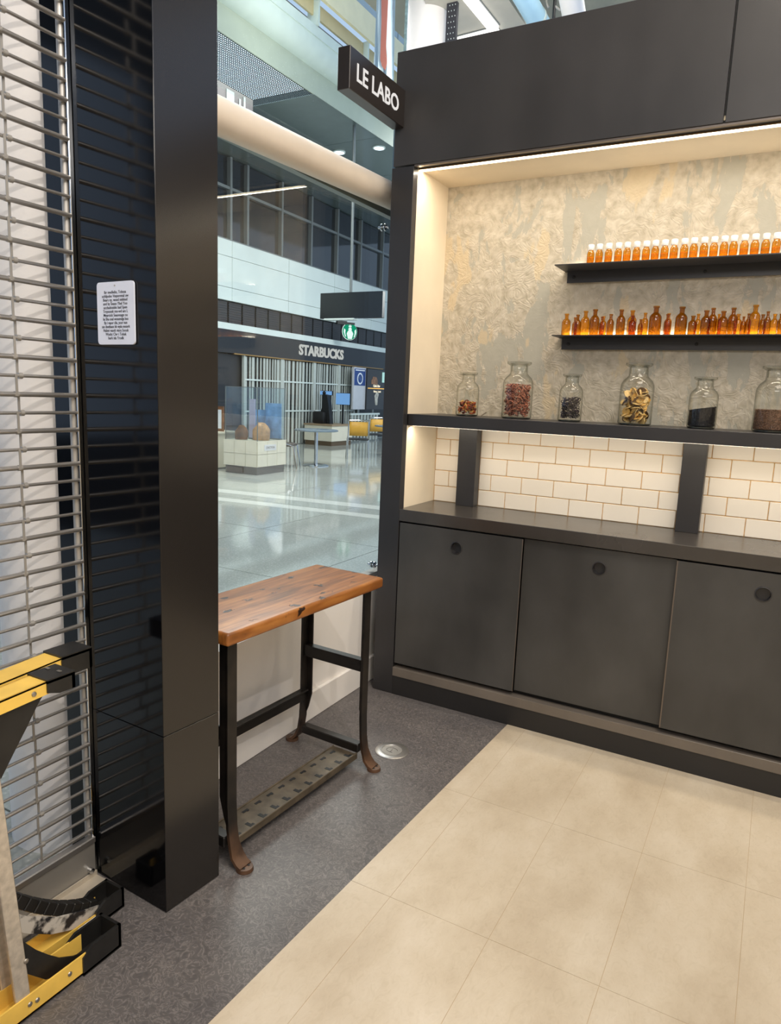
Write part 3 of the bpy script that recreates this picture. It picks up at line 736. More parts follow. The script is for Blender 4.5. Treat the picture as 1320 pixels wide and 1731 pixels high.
box(LX0, LX1, LY1+.002, LY1+.012, .385, .43, 'crossbar', M_IRONB, bt, .002)
box(LX0-.004, LX0+.006, LY1, LY0, .19, .245, 'long_rail', M_IRONB, bt, .002)
box(LX0, LX0+.024, LY1, LY0, .236, .243, 'long_rail', M_IRONB, bt, .001)
for yq in (LY0, LY1):
    box(LX0+.01, LX1-.005, yq-.024, yq+.012, .058, .092, 'foot_bar', M_IRONB, bt, .003)
# treadle plate with L-shaped slots (dark patches on the solid plate stand in for holes)
tr = box(LX1-.118, LX1-.008, LY1+.02, LY0-.024, .048, .054, 'treadle_plate', M_PLATE, bt, .001)
box(LX1-.012, LX1-.004, LY1+.02, LY0-.024, .036, .062, 'treadle_rim', M_PLATE, bt, .002)
box(LX1-.122, LX1-.116, LY1+.02, LY0-.024, .036, .058, 'treadle_rim', M_PLATE, bt, .002)
sl = MB(); sl.box(-.013, .013, -.0065, .0065, 0, .0007); sl.box(.003, .013, -.0065, .014, 0, .0007); s0 = sl.build('slot', M_DARK, tr)
sl = MB(); sl.box(-.005, .005, -.013, .013, 0, .0007); sl.box(-.005, .009, .002, .01, 0, .0007); s1 = sl.build('slot', M_DARK, tr)
for k in range(11):
    yq = .30-k*.06
    a = s0 if k == 0 else inst(s0, 'slot', tr, (0, 0, 0)); a.location = (.032, yq, .0031)
    a = s1 if k == 0 else inst(s1, 'slot', tr, (0, 0, 0)); a.location = (-.03, yq-.012, .0031)

# ------------------------------------------------------------------ floor outlet
fo = thing('floor_outlet', (.27, -.487, 0), 'round brushed-metal outlet cover set in the grey floor', 'outlet')
MB().lathe([(.069, 0), (.069, .002), (.066, .0038), (.044, .004), (.043, .0025)], seg=40).build('bezel', M_STEEL, fo, True)
MB().lathe([(.040, .002), (.040, .0034)], seg=32).build('cover', M_STEEL2, fo, True)
b = MB(); P = [(.024*math.cos(a), .018*math.sin(a), .0036) for a in [math.radians(20+k*25) for k in range(12)]]; b.path(P, .0009, 5); b.path([(0, -.018, .0036), (0, .004, .0036)], .0009, 5)
b.build('cover_groove', M_POST, fo)

# ------------------------------------------------------------------ stepladder lying on its side
ld = thing('stepladder', (.1, -1.9, 0), 'yellow fibreglass stepladder with black feet lying on its side by the grille', 'ladder')
def chan(name, x0, x1, y0, y1, z, h, updown, parent=ld, th=.004, dz=0, tx=0):
    """C-channel rail along y: web at z, flanges standing up (+1) or down (-1)"""
    b = MB()
    s_ = updown
    b.box(x0, x1, y0, y1, min(z, z+s_*th), max(z, z+s_*th)); b.box(x0, x0+th, y0, y1, min(z, z+s_*h), max(z, z+s_*h)); b.box(x1-th, x1, y0, y1, min(z, z+s_*h), max(z, z+s_*h))
    for v in b.b.verts:
        v.co.z += dz*(y1-v.co.y); v.co.x += tx*(y1-v.co.y)
        v.co -= Vector((.1, -1.9, 0))
    return b.build(name, M_YEL, parent)
def foot(x0, x1, y0, y1, z, h, updown):
    b = MB(); s_ = updown; th = .006
    b.box(x0-.004, x1+.004, y0, y1, min(z-.003*s_, z+s_*th), max(z-.003*s_, z+s_*th))
    for xa, xb in ((x0-.004, x0+.003), (x1-.003, x1+.004)):
        b.extr([(xa, y0, z), (xa, y1, z), (xa, y1, z+s_*h*1.1), (xa, y0+.03, z+s_*h*1.1), (xa, y0, z+s_*h*.8)], (xb-xa, 0, 0))
    b.box(x0-.004, x1+.004, y1-.008, y1, min(z, z+s_*h*1.1), max(z, z+s_*h*1.1))
    bmesh.ops.translate(b.b, verts=b.b.verts, vec=(-.1, 1.9, 0))
    f = b.build('foot', M_RUB, ld)
    return f
L0 = -3.3
# lower rails (on the floor): front one near, back one towards the grille
r1 = chan('front_rail', .10, .166, L0, -1.825, .004, .052, 1, dz=.03)
foot(.10, .166, -1.87, -1.757, .004, .058, 1)
r2_ = chan('rear_rail', -.005, .058, L0, -1.70, .004, .03, 1, dz=.03)
foot(-.005, .058, -1.745, -1.655, .004, .05, 1)
# upper rails
r3 = chan('front_rail', .093, .155, L0, -1.90, .783, .03, -1, dz=-.05)
foot(.093, .155, -1.925, -1.855, .783, .034, -1)
r4 = chan('rear_rail', -.015, .048, L0, -1.79, .776, .024, -1, dz=-.06)
foot(-.015, .048, -1.81, -1.725, .777, .046, -1)
def lb(x0, x1, y0, y1, z0, z1, name, mat, bev=.001, parent=None):
    return box(x0-.1, x1-.1, y0+1.9, y1+1.9, z0, z1, name, mat, parent or ld, bev)
# treads: aluminium steps between the front rails
for k, y in enumerate((-2.004, -2.31, -2.61, -2.91)):
    tl = math.radians(4.2)
    ts = [lb(.098, .160, y-.004, y+.0, .012, .765, 'tread', M_TREAD, .0008), lb(.154, .163, y-.030, y+.004, .012, .765, 'tread_lip', M_TREAD, .002), lb(.096, .103, y-.026, y+.004, .012, .765, 'tread_lip', M_TREAD, .002)]
    rb = MB()
    for q in range(9): rb.box(-.026+q*.0065, -.024+q*.0065, .0, .0022, -.37, .37)
    r_ = rb.build('tread_ribs', M_TREAD, ld, loc=(.129-.1, y+1.9, .388)); r_['kind'] = 'stuff'
    for o in ts+[r_]:
        c = o.location.copy(); piv = Vector((0, y+1.9, .02)); rot = Matrix.Rotation(tl, 3, 'X')
        o.location = piv+rot @ (c-piv); o.rotation_euler = (tl, 0, 0)
for k, y in enumerate((-2.25, -2.7)):
    lb(-.0, .054, y-.012, y+.012, .012, .75, 'rear_bar', M_STEEL2, .002)
# gusset braces
def gusset(x, pts, name='gusset'):
    b = MB(); b.extr([(x-.1, p[0]+1.9, p[1]) for p in pts], (.004, 0, 0)); return b.build(name, M_RUB, ld)
gusset(.140, [(-2.10, .55), (-2.03, .60), (-1.995, .651), (-1.965, .693), (-1.94, .731), (-1.92, .755), (-1.92, .776), (-2.10, .772)])
gusset(.140, [(-2.004, .188), (-1.971, .139), (-1.94, .102), (-1.913, .074), (-1.875, .05), (-1.838, .036), (-1.87, .014), (-1.915, .026), (-1.953, .047), (-2.004, .105)])
gusset(.036, [(-2.23, .24), (-2.05, .20), (-2.03, .12), (-2.23, .10)])
# ribbed black spreader pad by the rear rail
b = MB()
for k in range(12):
    y = -2.00+k*.0245; d = -1.708-y; z = .045+.35*max(d, 0)+1.6*max(d, 0)**2; sl_ = -(.35+3.2*max(d, 0))
    ta = Vector((0, 1, sl_)).normalized(); b.obox((.012-.1, y+1.9, z-.016), (Vector((1, 0, 0)), ta, Vector((1, 0, 0)).cross(ta)), .016, .0112*math.sqrt(1+sl_*sl_), .015, .002)
b.build('ribbed_pad', M_RUB, ld)['kind'] = 'stuff'
b = MB(); b.extr([(.031-.1, y+1.9, z) for y, z in ((-2.0, .22), (-1.918, .142), (-1.84, .085), (-1.76, .05), (-1.715, .034), (-1.72, .012), (-1.80, .02), (-1.86, .05), (-1.922, .098), (-2.0, .17))], (.004, 0, 0))
m, nt, bb = new('paint_splashed_black'); n = N(nt, 'ShaderNodeTexNoise'); n.inputs['Scale'].default_value = 22; n.inputs['Detail'].default_value = 6; nt.links.new(pos(nt), n.inputs[0])
nt.links.new(ramp(nt, n.outputs[0], [(.44, lin((40, 40, 44))), (.54, lin((205, 200, 192)))]), bb.inputs['Base Color']); bb.inputs['Roughness'].default_value = .5
b.build('paint_splashed_plate', m, ld)
# rivets
for x, y, z in ((.1665, -1.905, .035), (.1665, -2.008, .038), (.1665, -1.99, .034), (.1555, -1.955, .764), (.164, -2.01, .15)):
    MB().lathe([(.006, 0), (.005, .002), (.002, .003)], seg=12).build('rivet', M_RIVET, ld, True, loc=(x-.1, y+1.9, z)).rotation_euler = (0, math.pi/2, 0)
for x, y in ((.10, -1.892), (.135, -1.888)):
    lb(x-.004, x+.008, y+.005, y+.012, .7865, .788, 'foot_rivet', M_RIVET, 0)
stp = lb(.0575, .059, -1.80, -1.735, .012, .032, 'sticker', M_PLAQ, 0)
text('STEP', 'sticker_text', M_PRINT, .014, frameM((.0012, .0, -.004), (0, 1, 0), (0, 0, 1)), .0002, parent=stp)

# ------------------------------------------------------------------ rest of the shop (behind the camera and to its right)
struct(MB().box(.3, 4.7, -5.2, 1.5, 4.6, 4.7).build('ceiling', simple('warm_ceiling', (214, 204, 188), .7)))  # unseen slab added overhead so header and column reflect warm instead of sky
struct(MB().box(4.6, 4.7, -5.2, .5, 0, 3.0).build('wall_right', M_CREAM))
struct(MB().box(-.2, 4.6, -5.3, -5.2, 0, 3.0).build('wall_front', M_CREAM))

# ------------------------------------------------------------------ concourse
struct(MB().box(-16, -.2, -14.3, -14, 6.1, 9.8).build('wall_hall_end', simple('hall_end_wall', (60, 60, 62), .6)))
for k in range(9): struct(box(-16+k*2, -15.92+k*2, -14.1, -14, 0, 6.1, 'trim_4', simple('window_mullion', (70, 74, 80), .4)))
struct(MB().box(-16, -.21, -13.9, -4.6, -.004, .004).build('floor_carpet', simple('charcoal_carpet', (62, 64, 68), .9, mott=.2, mscale=30)))  # unseen dark sheet added so the floor looks dark in the column's reflection
struct(MB().box(-16, -.4, -14, -1.8, 9.6, 9.8).build('ceiling_hall_end', simple('hall_ceiling', (120, 122, 122), .7)))
FX, FY = -9.776, 12.955
def F(n_='', **k): pass
M_FAC = simple('pale_green_white_panel', (205, 216, 212), .3, spec=.5, mott=.04, mscale=2)
M_MULL = simple('grey_mullion', (112, 118, 118), .4, metal=.3)
M_DWIN = simple('dark_window', (26, 29, 32), .05, spec=.9, mott=.3, mscale=.8)
M_FBLK = simple('fascia_black', (30, 32, 35), .35, spec=.4)
M_SLAT = simple('charcoal_louvre', (44, 44, 46), .5)
M_SHUT = simple('shutter_pale', (176, 182, 176), .4)
M_SHUT2 = simple('shutter_grey', (104, 110, 108), .45)
M_BRASS = simple('brass_trim', (170, 132, 78), .35, metal=.6)
wc = sroot('wall_concourse', (FX, FY, 0), A)       # local x: towards the hall, y: along the facade
def fb(s0, s1, z0, z1, d0, d1, name, mat, parent=None, bev=0):
    return box(d0, d1, s0, s1, z0, z1, name, mat, parent or wc, bev)
fb(-9, 9, 0, 9.5, -.6, -.35, 'backing', M_DARK)
# white band of panels between the dark strips
zr = [(3.34, 3.62), (3.625, 4.28), (4.285, 4.63)]
se = [-9, -7.1, -5.2, -3.2, -1.0, 1.2, 3.4, 5.6, 8.9]
for a, b_ in zr:
    for s0, s1 in zip(se, se[1:]): fb(s0+.006, s1-.006, a, b_-.004, -.1, 0, 'panel', M_FAC)
# louvre strip
fb(-9, 8.9, 2.84, 3.33, -.2, -.12, 'louvre_back', M_DARK)
lv = MB().box(-.02, .0, -.22, .22, -.235, .235)
for q in range(9): lv.box(0, .012, -.22, .22, -.225+q*.052, -.200+q*.052)
lp = lv.build('louvre_panel', M_SLAT, wc, loc=(-.08, -3.0, 3.085))
s = -5.5
while s < 5.5:
    if abs(s+3.0) > .01: inst(lp, 'louvre_panel', wc, (-.08, s, 3.085))
    s += .5
fb(-9, 8.9, 2.70, 2.84, -.1, .08, 'white_trim', M_FAC)
# upper windows
wn = sroot('window_3', (FX, FY, 0), A)
for s0, s1 in zip([-5.7, -4.4, -3.2, -2.61, -1.27, .05, 1.37, 2.7, 4.1, 5.5], [-4.4, -3.2, -2.61, -1.27, .05, 1.37, 2.7, 4.1, 5.5, 7.0]):
    for z0, z1 in ((4.64, 5.70), (5.76, 6.38)):
        fb(s0+.04, s1-.04, z0, z1, -.14, -.12, 'pane', M_DWIN, wn)
    fb(s0-.035, s0+.035, 4.63, 6.38, -.12, -.02, 'mullion', M_MULL, wn)
fb(-5.7, 7, 5.70, 5.76, -.115, -.03, 'transom', M_MULL, wn)
fb(-5.7, 7, 4.63, 4.655, -.115, -.01, 'sill', M_MULL, wn)
# storefront
sf = thing('coffee_storefront', (FX, FY, 0), 'coffee shop front with black fascia, white letters and closed folding shutters across the hall', 'storefront', rz=A)
fb(-9, 4.4, 2.19, 2.70, -.1, .06, 'fascia_board', M_FBLK, sf)
fb(-3.2, 4.2, 2.17, 2.195, .0, .07, 'brass_trim', M_BRASS, sf)
_t = text('STARBUCKS', 'fascia_letters', emit('letter_white', (240, 240, 238), .6), .36, frameM((.066, .54, 2.34), (0, 1, 0), (0, 0, 1)), .01, parent=sf, bold=.012, sx=1.16); split_islands(_t, 'letter', sf)
fb(-9, -2.8, 0, 2.17, -.12, -.06, 'dark_side_panel', M_FBLK, sf)
edges = [(-2.77, -1.35), (-1.22, .15), (.28, 1.45), (1.58, 2.38)]
for bi, (a, b_) in enumerate(edges):
    m1 = MB(); m2 = MB(); k = 0; s = a
    rr = random.Random(bi)
    while s < b_-.02:
        w_ = rr.choice((.05, .07, .04, .09)); 
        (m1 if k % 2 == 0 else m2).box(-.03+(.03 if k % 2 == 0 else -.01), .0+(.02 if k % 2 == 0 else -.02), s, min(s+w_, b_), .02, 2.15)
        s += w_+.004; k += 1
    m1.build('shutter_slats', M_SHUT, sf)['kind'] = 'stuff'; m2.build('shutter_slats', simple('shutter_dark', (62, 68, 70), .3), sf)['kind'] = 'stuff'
    for z in (1.60, .86): fb(a, b_, z, z+.035, .02, .04, 'shutter_rail', M_FAC, sf)
for a in (-2.82, -1.35, .15, 1.45, 2.38): fb(a, a+.13 if a > -2.8 else a+.05, 0, 2.17, -.02, .045, 'shutter_post', M_SHUT, sf)
fb(-9, 9, 0, .02, -.1, .02, 'threshold', M_MULL, sf)
fb(3.1, 5.6, 0, 2.16, -.35, -.15, 'dark_interior', M_DARK, sf)
# louvred low counter screen in front of the shutters
ls2 = thing('slatted_screen', (-9.2, 14.9, 0), 'low pale slatted screen standing before the shutters behind the far counter', 'screen', rz=A)
for k in range(9): box(0, .03, -.75+k*.19, -.75+k*.19+.09, .04, .78, 'slat', M_SHUT, ls2)
box(-.01, .04, -.8, .95, .78, .83, 'top_rail', M_FAC, ls2); box(-.01, .04, -.8, .95, 0, .04, 'bottom_rail', M_SHUT2, ls2)
# totem with blue poster
tm = thing('poster_totem', (FX+.2, 15.2, 0), 'tall white totem with a blue poster and round emblem beside the storefront', 'totem', rz=A)
box(-.03, .03, -.36, .36, .92, 2.14, 'totem_board', simple('totem_white', (196, 198, 204), .4), tm); box(-.02, .02, -.05, .05, 0, .92, 'stand', M_MULL, tm); box(-.15, .15, -.2, .2, 0, .03, 'stand_base', M_MULL, tm)
box(.031, .036, -.33, .33, 1.62, 2.1, 'poster', simple('poster_blue', (28, 62, 128), .4), tm)
m_w = simple('poster_white', (225, 230, 235), .5)
b = MB(); b.lathe([(.17, 0), (.17, .004)], seg=28); o = b.build('emblem', m_w, tm, loc=(.037, 0, 1.82)); o.rotation_euler = (0, math.pi/2, 0)
b = MB(); b.lathe([(.125, 0), (.125, .003), (.10, .003), (.10, 0)], seg=28); o = b.build('emblem_ring', simple('emblem_blue', (50, 84, 150), .5), tm, loc=(.041, 0, 1.82)); o.rotation_euler = (0, math.pi/2, 0)
b = MB(); b.prism([(-.045, -.06), (.045, -.06), (.06, .0), (0, .085), (-.06, 0)], 0, .003)
o = b.build('emblem_drop', simple('emblem_blue2', (50, 84, 150), .5), tm); o.matrix_local = frameM((.042, 0, 1.82), (0, 1, 0), (0, 0, 1))
box(.0365, .04, -.28, .28, 2.045, 2.075, 'poster_heading', m_w, tm)
# menu board with food pictures
mb_ = thing('menu_board', (FX+.25, 15.98, 0), 'dark menu board with food pictures and small lit captions at the hall end', 'menu')
mb_.rotation_euler = (0, 0, A)
box(-.04, 0, -.42, .72, .92, 2.12, 'board', simple('menu_brown', (34, 28, 25), .3), mb_); box(-.03, -.01, .0, .08, 0, .92, 'stand', M_MULL, mb_)
m_fd = simple('food_print', (140, 98, 66), .5, mott=.6, mscale=9); m_f2 = simple('food_print_pale', (196, 190, 176), .5, mott=.4, mscale=12)
def blob(pts, c, mat, nm):
    b = MB(); b.prism(pts, 0, .004); o = b.build(nm, mat, mb_); o.matrix_local = frameM((.001, c[0], c[1]), (0, 1, 0), (0, 0, 1))
blob([(-.2, -.08), (.2, -.08), (.22, .02), (.1, .14), (-.08, .15), (-.2, .04)], (.05, 1.76), m_fd, 'food_picture')
blob([(-.05, -.2), (.08, -.2), (.1, 0), (.16, .16), (.0, .2), (-.12, .08)], (.2, 1.25), m_f2, 'food_picture')
text('Cafe & Bar', 'caption', emit('caption_lit', (255, 240, 215), 1.2), .1, frameM((.004, .2, 1.60), (0, 1, 0), (0, 0, 1)), .002, parent=mb_, bold=.003)
box(.0, .01, -.36, .7, 1.545, 1.565, 'lit_strip', emit('amber_strip', (255, 190, 96), 1.6), mb_)
text('Bakery . Lunch', 'caption', emit('caption_lit2', (255, 240, 215), 1.1), .08, frameM((.004, .25, 1.44), (0, 1, 0), (0, 0, 1)), .002, parent=mb_, bold=.002)
box(-.03, .04, .55, 1.2, 1.75, 2.06, 'lit_screen', emit('screen_teal', (180, 225, 225), 1.0), mb_)
# round green logo sign
lg = thing('roundel_sign', (-9.25, 14.1, 3.07), 'round green and white illuminated roundel sign hung over the coffee shop front', 'sign')
lgc = Vector((math.cos(-.5), math.sin(-.5), 0)); lgx = Vector((.5, .85, 0)).normalized(); lgn = Vector((.85, -.5, 0)).normalized()
def disc(r, off, mat, nm, par):
    b = MB(); b.lathe([(r, 0), (r, .012)], seg=40); o = b.build(nm, mat, par); M_ = frameM(lgn*off, lgx, (0, 0, 1)); o.matrix_local = M_; return o
m_gr = emit('logo_green', (20, 150, 112), .95); m_lw = emit('logo_white', (232, 250, 246), 1.05)
disc(.2, -.03, M_FBLK, 'sign_case', lg); disc(.197, -.01, m_lw, 'white_ring', lg); disc(.188, .004, m_gr, 'green_disc', lg); lg.scale = (1.18, 1.18, 1.18)
def flat(pts, mat, nm):
    b = MB(); b.prism(pts, 0, .006); o = b.build(nm, mat, lg); o.matrix_local = frameM(lgn*.017, lgx, (0, 0, 1)); return o
flat([(.042*math.cos(a), .045+.05*math.sin(a)) for a in [k*math.pi/8 for k in range(16)]], m_lw, 'figure_head')
flat([(-.05, -.17), (.05, -.17), (.085, -.05), (.06, .0), (.03, .02), (-.03, .02), (-.06, 0), (-.085, -.05)], m_lw, 'figure_body')
flat([(-.04, .1), (-.025, .15), (-.012, .115), (0, .165), (.012, .115), (.025, .15), (.04, .1)], m_lw, 'figure_crown')
for s_ in (-1, 1):
    flat([(s_*x, z) for x, z in ((.10, -.13), (.125, -.12), (.165, -.02), (.155, .06), (.12, .03), (.125, -.04))], m_lw, 'figure_tail')
b = MB(); b.box(-.12, .12, -.02, .02, 0, .05); b.box(-.34, -.1, -.05, .05, -.02, .06); o = b.build('bracket', M_DARK, lg); o.matrix_local = frameM((0, 0, .205), lgx, lgn)

# round hall column
hc = MB(); hc.lathe([(.30, 0), (.30, 6.35)], c=(-10.25, 9.85, 0), seg=40)
tag(hc.build('hall_column', M_FAC, None, True), 'pale green-white round hall column rising behind the display case', 'column')

# ceiling of the hall: dark glossy soffit, mesh, cove bands
cg = sroot('ceiling_concourse')
M_SOF = simple('dark_glossy_soffit', (84, 96, 94), .25, spec=.6)
x0c = -6.1
for j in range(-1, 8):
    for i in range(3):
        y = 1.2+j*2.2; x = x0c-i*1.9
        if i == 0 and j in (1, 2): continue
        box(x-1.89, x-.006, y, y+2.19, 6.4, 6.5, 'soffit_panel', M_SOF, cg)
# luminous perforated screen: lit diffuser above, woven grid below
box(x0c-1.89, x0c-.006, 3.4, 7.79, 6.5, 6.53, 'diffuser', emit('diffuser_sky', (205, 225, 240), 3.6), cg)
b = MB()
for k in range(46): b.box(x0c-1.89+k*.041, x0c-1.89+k*.041+.016, 3.4, 7.79, 6.40, 6.406)
for k in range(100): b.box(x0c-1.89, x0c-.01, 3.4+k*.044, 3.4+k*.044+.014, 6.406, 6.412)
b.build('woven_grid', simple('grid_steel', (44, 50, 54), .5), cg)['kind'] = 'stuff'
# cove bands stepping up and towards the shop
M_B1 = simple('sage_cove', (176, 184, 166), .5); M_B2 = simple('pale_cove', (200, 212, 204), .5); M_B3 = simple('brown_slot', (84, 76, 66), .5)
M_B4 = simple('ochre_cove', (200, 182, 136), .5); M_B5 = simple('straw_cove', (232, 220, 180), .4); M_B6 = simple('grey_blue_glass', (150, 166, 174), .12, spec=.8)
b = MB(); b.box(x0c-.02, x0c+.0, -2, 17.5, 6.4, 6.78); b.build('cove_band', M_B1, cg)
b = MB(); prof = []
for k in range(9):
    a = k/8*math.pi/2; prof.append((x0c+.28*math.sin(a), 6.78+.30*(1-math.cos(a))))
V = [[b.b.verts.new((x, y, z)) for x, z in prof] for y in (-2, 17.5)]
for k in range(8): b.b.faces.new((V[0][k], V[1][k], V[1][k+1], V[0][k+1]))
b.build('cove_curve', M_B2, cg, True)
box(x0c+.26, x0c+.30, -2, 17.5, 7.08, 7.24, 'cove_band', M_B2, cg)
box(x0c+.1, x0c+.12, -2, 17.5, 7.24, 7.40, 'cove_slot', M_B3, cg)
box(x0c+.2, x0c+.24, -2, 17.5, 7.40, 7.62, 'cove_band', M_B4, cg)
box(x0c+.34, x0c+.40, -2, 17.5, 7.62, 8.05, 'cove_band', M_B5, cg)
for k in range(9): box(x0c+.12, x0c+.34, 4.3+k*1.55, 4.34+k*1.55, 7.24, 7.64, 'cove_rib', M_B2, cg)
for k in range(8): box(x0c+.32, x0c+.36, -2+k*2.4, -2+k*2.4+2.36, 8.05, 9.6, 'glass_panel', M_B6, cg)
# soffit downlights
for k, (x, y) in enumerate(((-6.38, 10.5), (-7.3, 10.42), (-7.9, 13.0))):
    t = thing('downlight', (x, y, 6.4), 'round lit downlight in the dark soffit, %s' % ('nearest the post', 'second from the post', 'deep over the storefront')[k], 'light', 'soffit downlights')
    MB().lathe([(.13, -.02), (.13, .0)], seg=24).build('rim', M_FAC, t, True); MB().lathe([(.105, -.026), (.105, -.02)], seg=24).build('lens', emit('downlight_lens', (225, 240, 255), 2.2), t, True)
# hung sign with pale characters, mostly behind the transom tube
hs = thing('hanging_letter_sign', (-6.3, 5.4, 5.72), 'dark hanging sign with white characters peeping above the cream tube', 'sign')
box(-.04, .04, -.75, 1.0, -.22, .12, 'sign_panel', M_DARK, hs); box(-.01, .01, -.05, .05, .12, .68, 'hanger', M_MULL, hs)
for k, (y, h, w_) in enumerate(((-.6, .17, .10), (-.35, .10, .14), (-.1, .18, .03), (.15, .19, .03), (.4, .17, .16), (.68, .13, .03), (.78, .19, .035))):
    box(.041, .05, y, y+w_, -.1, -.1+h, 'character', m_lw, hs)
# hanging screen on a long pole
tv = thing('hanging_screen', (-6.17, 9.3, 2.86), 'black flat screen hanging on a long thin pole in mid hall', 'screen')
box(-.72, .72, -.05, .05, 0, .495, 'screen_case', simple('screen_black', (18, 19, 21), .18, spec=.6), tv, .004)
MB().tube((-.03, 0, .49), (-.06, 0, 3.54), .028, seg=12).build('pole', M_MULL, tv, True)
box(-.6, .1, -.08, .08, -.03, .0, 'base_rail', M_FAC, tv)
# banner
bn = thing('hanging_banner', (-1.93, 3.0, 4.13), 'pale blue hanging banner with a rust-red stripe near the post top', 'banner')
b = MB(); n_ = 14
for i, (z0, z1) in enumerate(((.05, .6), (.6, 1.2), (1.2, 1.9))):
    pass
rows_ = [0, .04, .1, .3, .6, 1.0, 1.5, 1.9]
V = [[b.b.verts.new((-.105+.21*k/n_+.0, .02*math.sin(k*1.1+z*2), z+ (.09*(k/n_) if z == 0 else 0)*-1+.09*(1-k/n_)*(z < .2))) for k in range(n_+1)] for z in rows_]
for r_ in range(len(rows_)-1):
    for k in range(n_): b.b.faces.new((V[r_][k], V[r_][k+1], V[r_+1][k+1], V[r_+1][k]))
b.build('fabric', M_BLUEF, bn, True)
b = MB(); b.extr([(-.0, -.03, .14), (.035, -.03, .10), (.05, -.03, .16), (.035, -.03, .3), (.045, -.03, 1.0), (.03, -.03, 1.9), (-.045, -.03, 1.9), (-.05, -.03, 1.1), (-.02, -.03, .5), (-.02, -.03, .2)], (0, .003, 0)); b.build('red_stripe', M_RED, bn)

# ---- things seen above the header
wp = MB(); wp.lathe([(.215, 0), (.215, 7)], c=(-2.09, 4.1, 0), seg=40)
tag(wp.build('white_duct_column', M_WHITE, None, True), 'white round column rising beyond the black header at its left end', 'column')
pp = thing('perforated_panel', (-1.76, 4.0, 4.3), 'dark perforated strip panel beside the white column above the header', 'panel')
box(-.055, .055, -.02, .02, 0, 2.2, 'plate', simple('charcoal_plate', (52, 52, 58), .5), pp)
b = MB()
for i in range(3):
    for j in range(40): b.box(-.036+i*.03+(.01 if j % 2 else 0), -.030+i*.03+(.01 if j % 2 else 0), -.022, -.0195, .02+j*.05, .03+j*.05)
b.build('perforations', M_FAC, pp)['kind'] = 'stuff'
cl2 = sroot('ceiling_beyond')
box(-2.9, 1.2, 3.2, 8.0, 5.55, 5.65, 'ceiling_panel', simple('khaki_ceiling', (150, 146, 128), .6), cl2)
b = MB(); b.extr([(-1.85, 3.3, 5.2), (-1.25, 3.3, 5.2), (-1.25, 5.0, 5.2), (-2.3, 5.0, 5.2)], (0, 0, .3)); b.build('bulkhead', simple('stone_bulkhead', (176, 172, 160), .6), cl2)
def linlight(a, b_, w_, label):
    t = thing('linear_light', a, label, 'light', 'linear lights above the header')
    d = Vector(b_)-Vector(a); b = MB(); n_ = Vector((-d.y, d.x, 0)).normalized()
    b.extr([n_*-w_, n_*w_, d+n_*w_, d-n_*w_], (0, 0, .03)); b.build('diffuser', emit('linear_white', (255, 252, 245), 2.0), t)
    b = MB(); b.extr([n_*-(w_+.012)+Vector((0, 0, .03)), n_*(w_+.012)+Vector((0, 0, .03)), d+n_*(w_+.012)+Vector((0, 0, .03)), d-n_*(w_+.012)+Vector((0, 0, .03))], (0, 0, .03)); b.build('housing', M_MULL, t)
linlight((-2.13, 4.66, 5.16), (-1.52, 4.62, 5.16), .05, 'glowing straight light line just above the header edge')
linlight((-1.55, 4.56, 5.16), (-1.57, 3.6, 5.16), .055, 'glowing straight light line running away upward from the header')
dd = thing('blue_duct', (-1.12, 4.5, 5.2), 'pale blue round air duct slanting above the header', 'duct')
MB().tube((0.04, .15, -.05), (-.03, -1.4, .12), .1, seg=28).build('duct_body', simple('duct_blue', (168, 206, 226), .4), dd, True)
MB().tube((0.035, .03, -.037), (.033, .0, -.033), .106, seg=28).build('duct_band', M_FAC, dd, True)
wp2 = MB(); wp2.tube((-.72, 4.75, 5.02), (-.60, 3.6, 5.3), .11, seg=26); tag(wp2.build('white_duct', M_WHITE, None, True), 'white round duct beside the pale blue one above the header', 'duct')
cp = thing('pipe_clamp', (-.885, 4.45, 5.0), 'black rod with a wing clamp hanging between the ducts above the header', 'clamp')
MB().tube((0, 0, -.1), (0, 0, .6), .016, seg=10).build('rod', M_DARK, cp, True)
b = MB(); b.path([(-.06, 0, .2), (-.09, 0, .26), (-.05, 0, .31), (0, 0, .27), (.05, 0, .24), (.09, 0, .2), (.06, 0, .15), (0, 0, .2)], .012, 6); b.build('wing', M_STEEL2, cp, True)

# ---- display case
kc = thing('display_case', (-6.03, 6.28, 0), 'glass display case on a cream panelled base in the hall', 'display case', rz=math.radians(1.5))
W2, L2 = .70, .80
box(-W2, 0, 0, L2, .13, .55, 'base_core', simple('joint_shadow', (150, 146, 130), .6), kc)
box(-W2+.02, -.02, .02, L2-.02, 0, .13, 'plinth', simple('grey_plinth', (120, 118, 114), .35, metal=.4), kc)
M_CP = simple('cream_panel', (222, 216, 196), .3)
for i in range(3):
    for j in range(2): box(-W2+i*W2/3+.004, -W2+(i+1)*W2/3-.004, -.012, 0, .135+j*.21, .135+(j+1)*.21-.006, 'cream_tile', M_CP, kc)
for i in range(3):
    for j in range(2): box(0, .012, i*L2/3+.004, (i+1)*L2/3-.004, .135+j*.21, .135+(j+1)*.21-.006, 'cream_tile', M_CP, kc)
box(-W2, 0.012, -.012, L2, .548, .562, 'base_top', M_CP, kc)
box(-W2+.06, -.3, -.004, .02, .02, .11, 'vent', simple('vent_grey', (96, 92, 88), .4), kc)
HG = thin_glass('hood_glass', (.93, .96, .96, 1), refl=1.3)
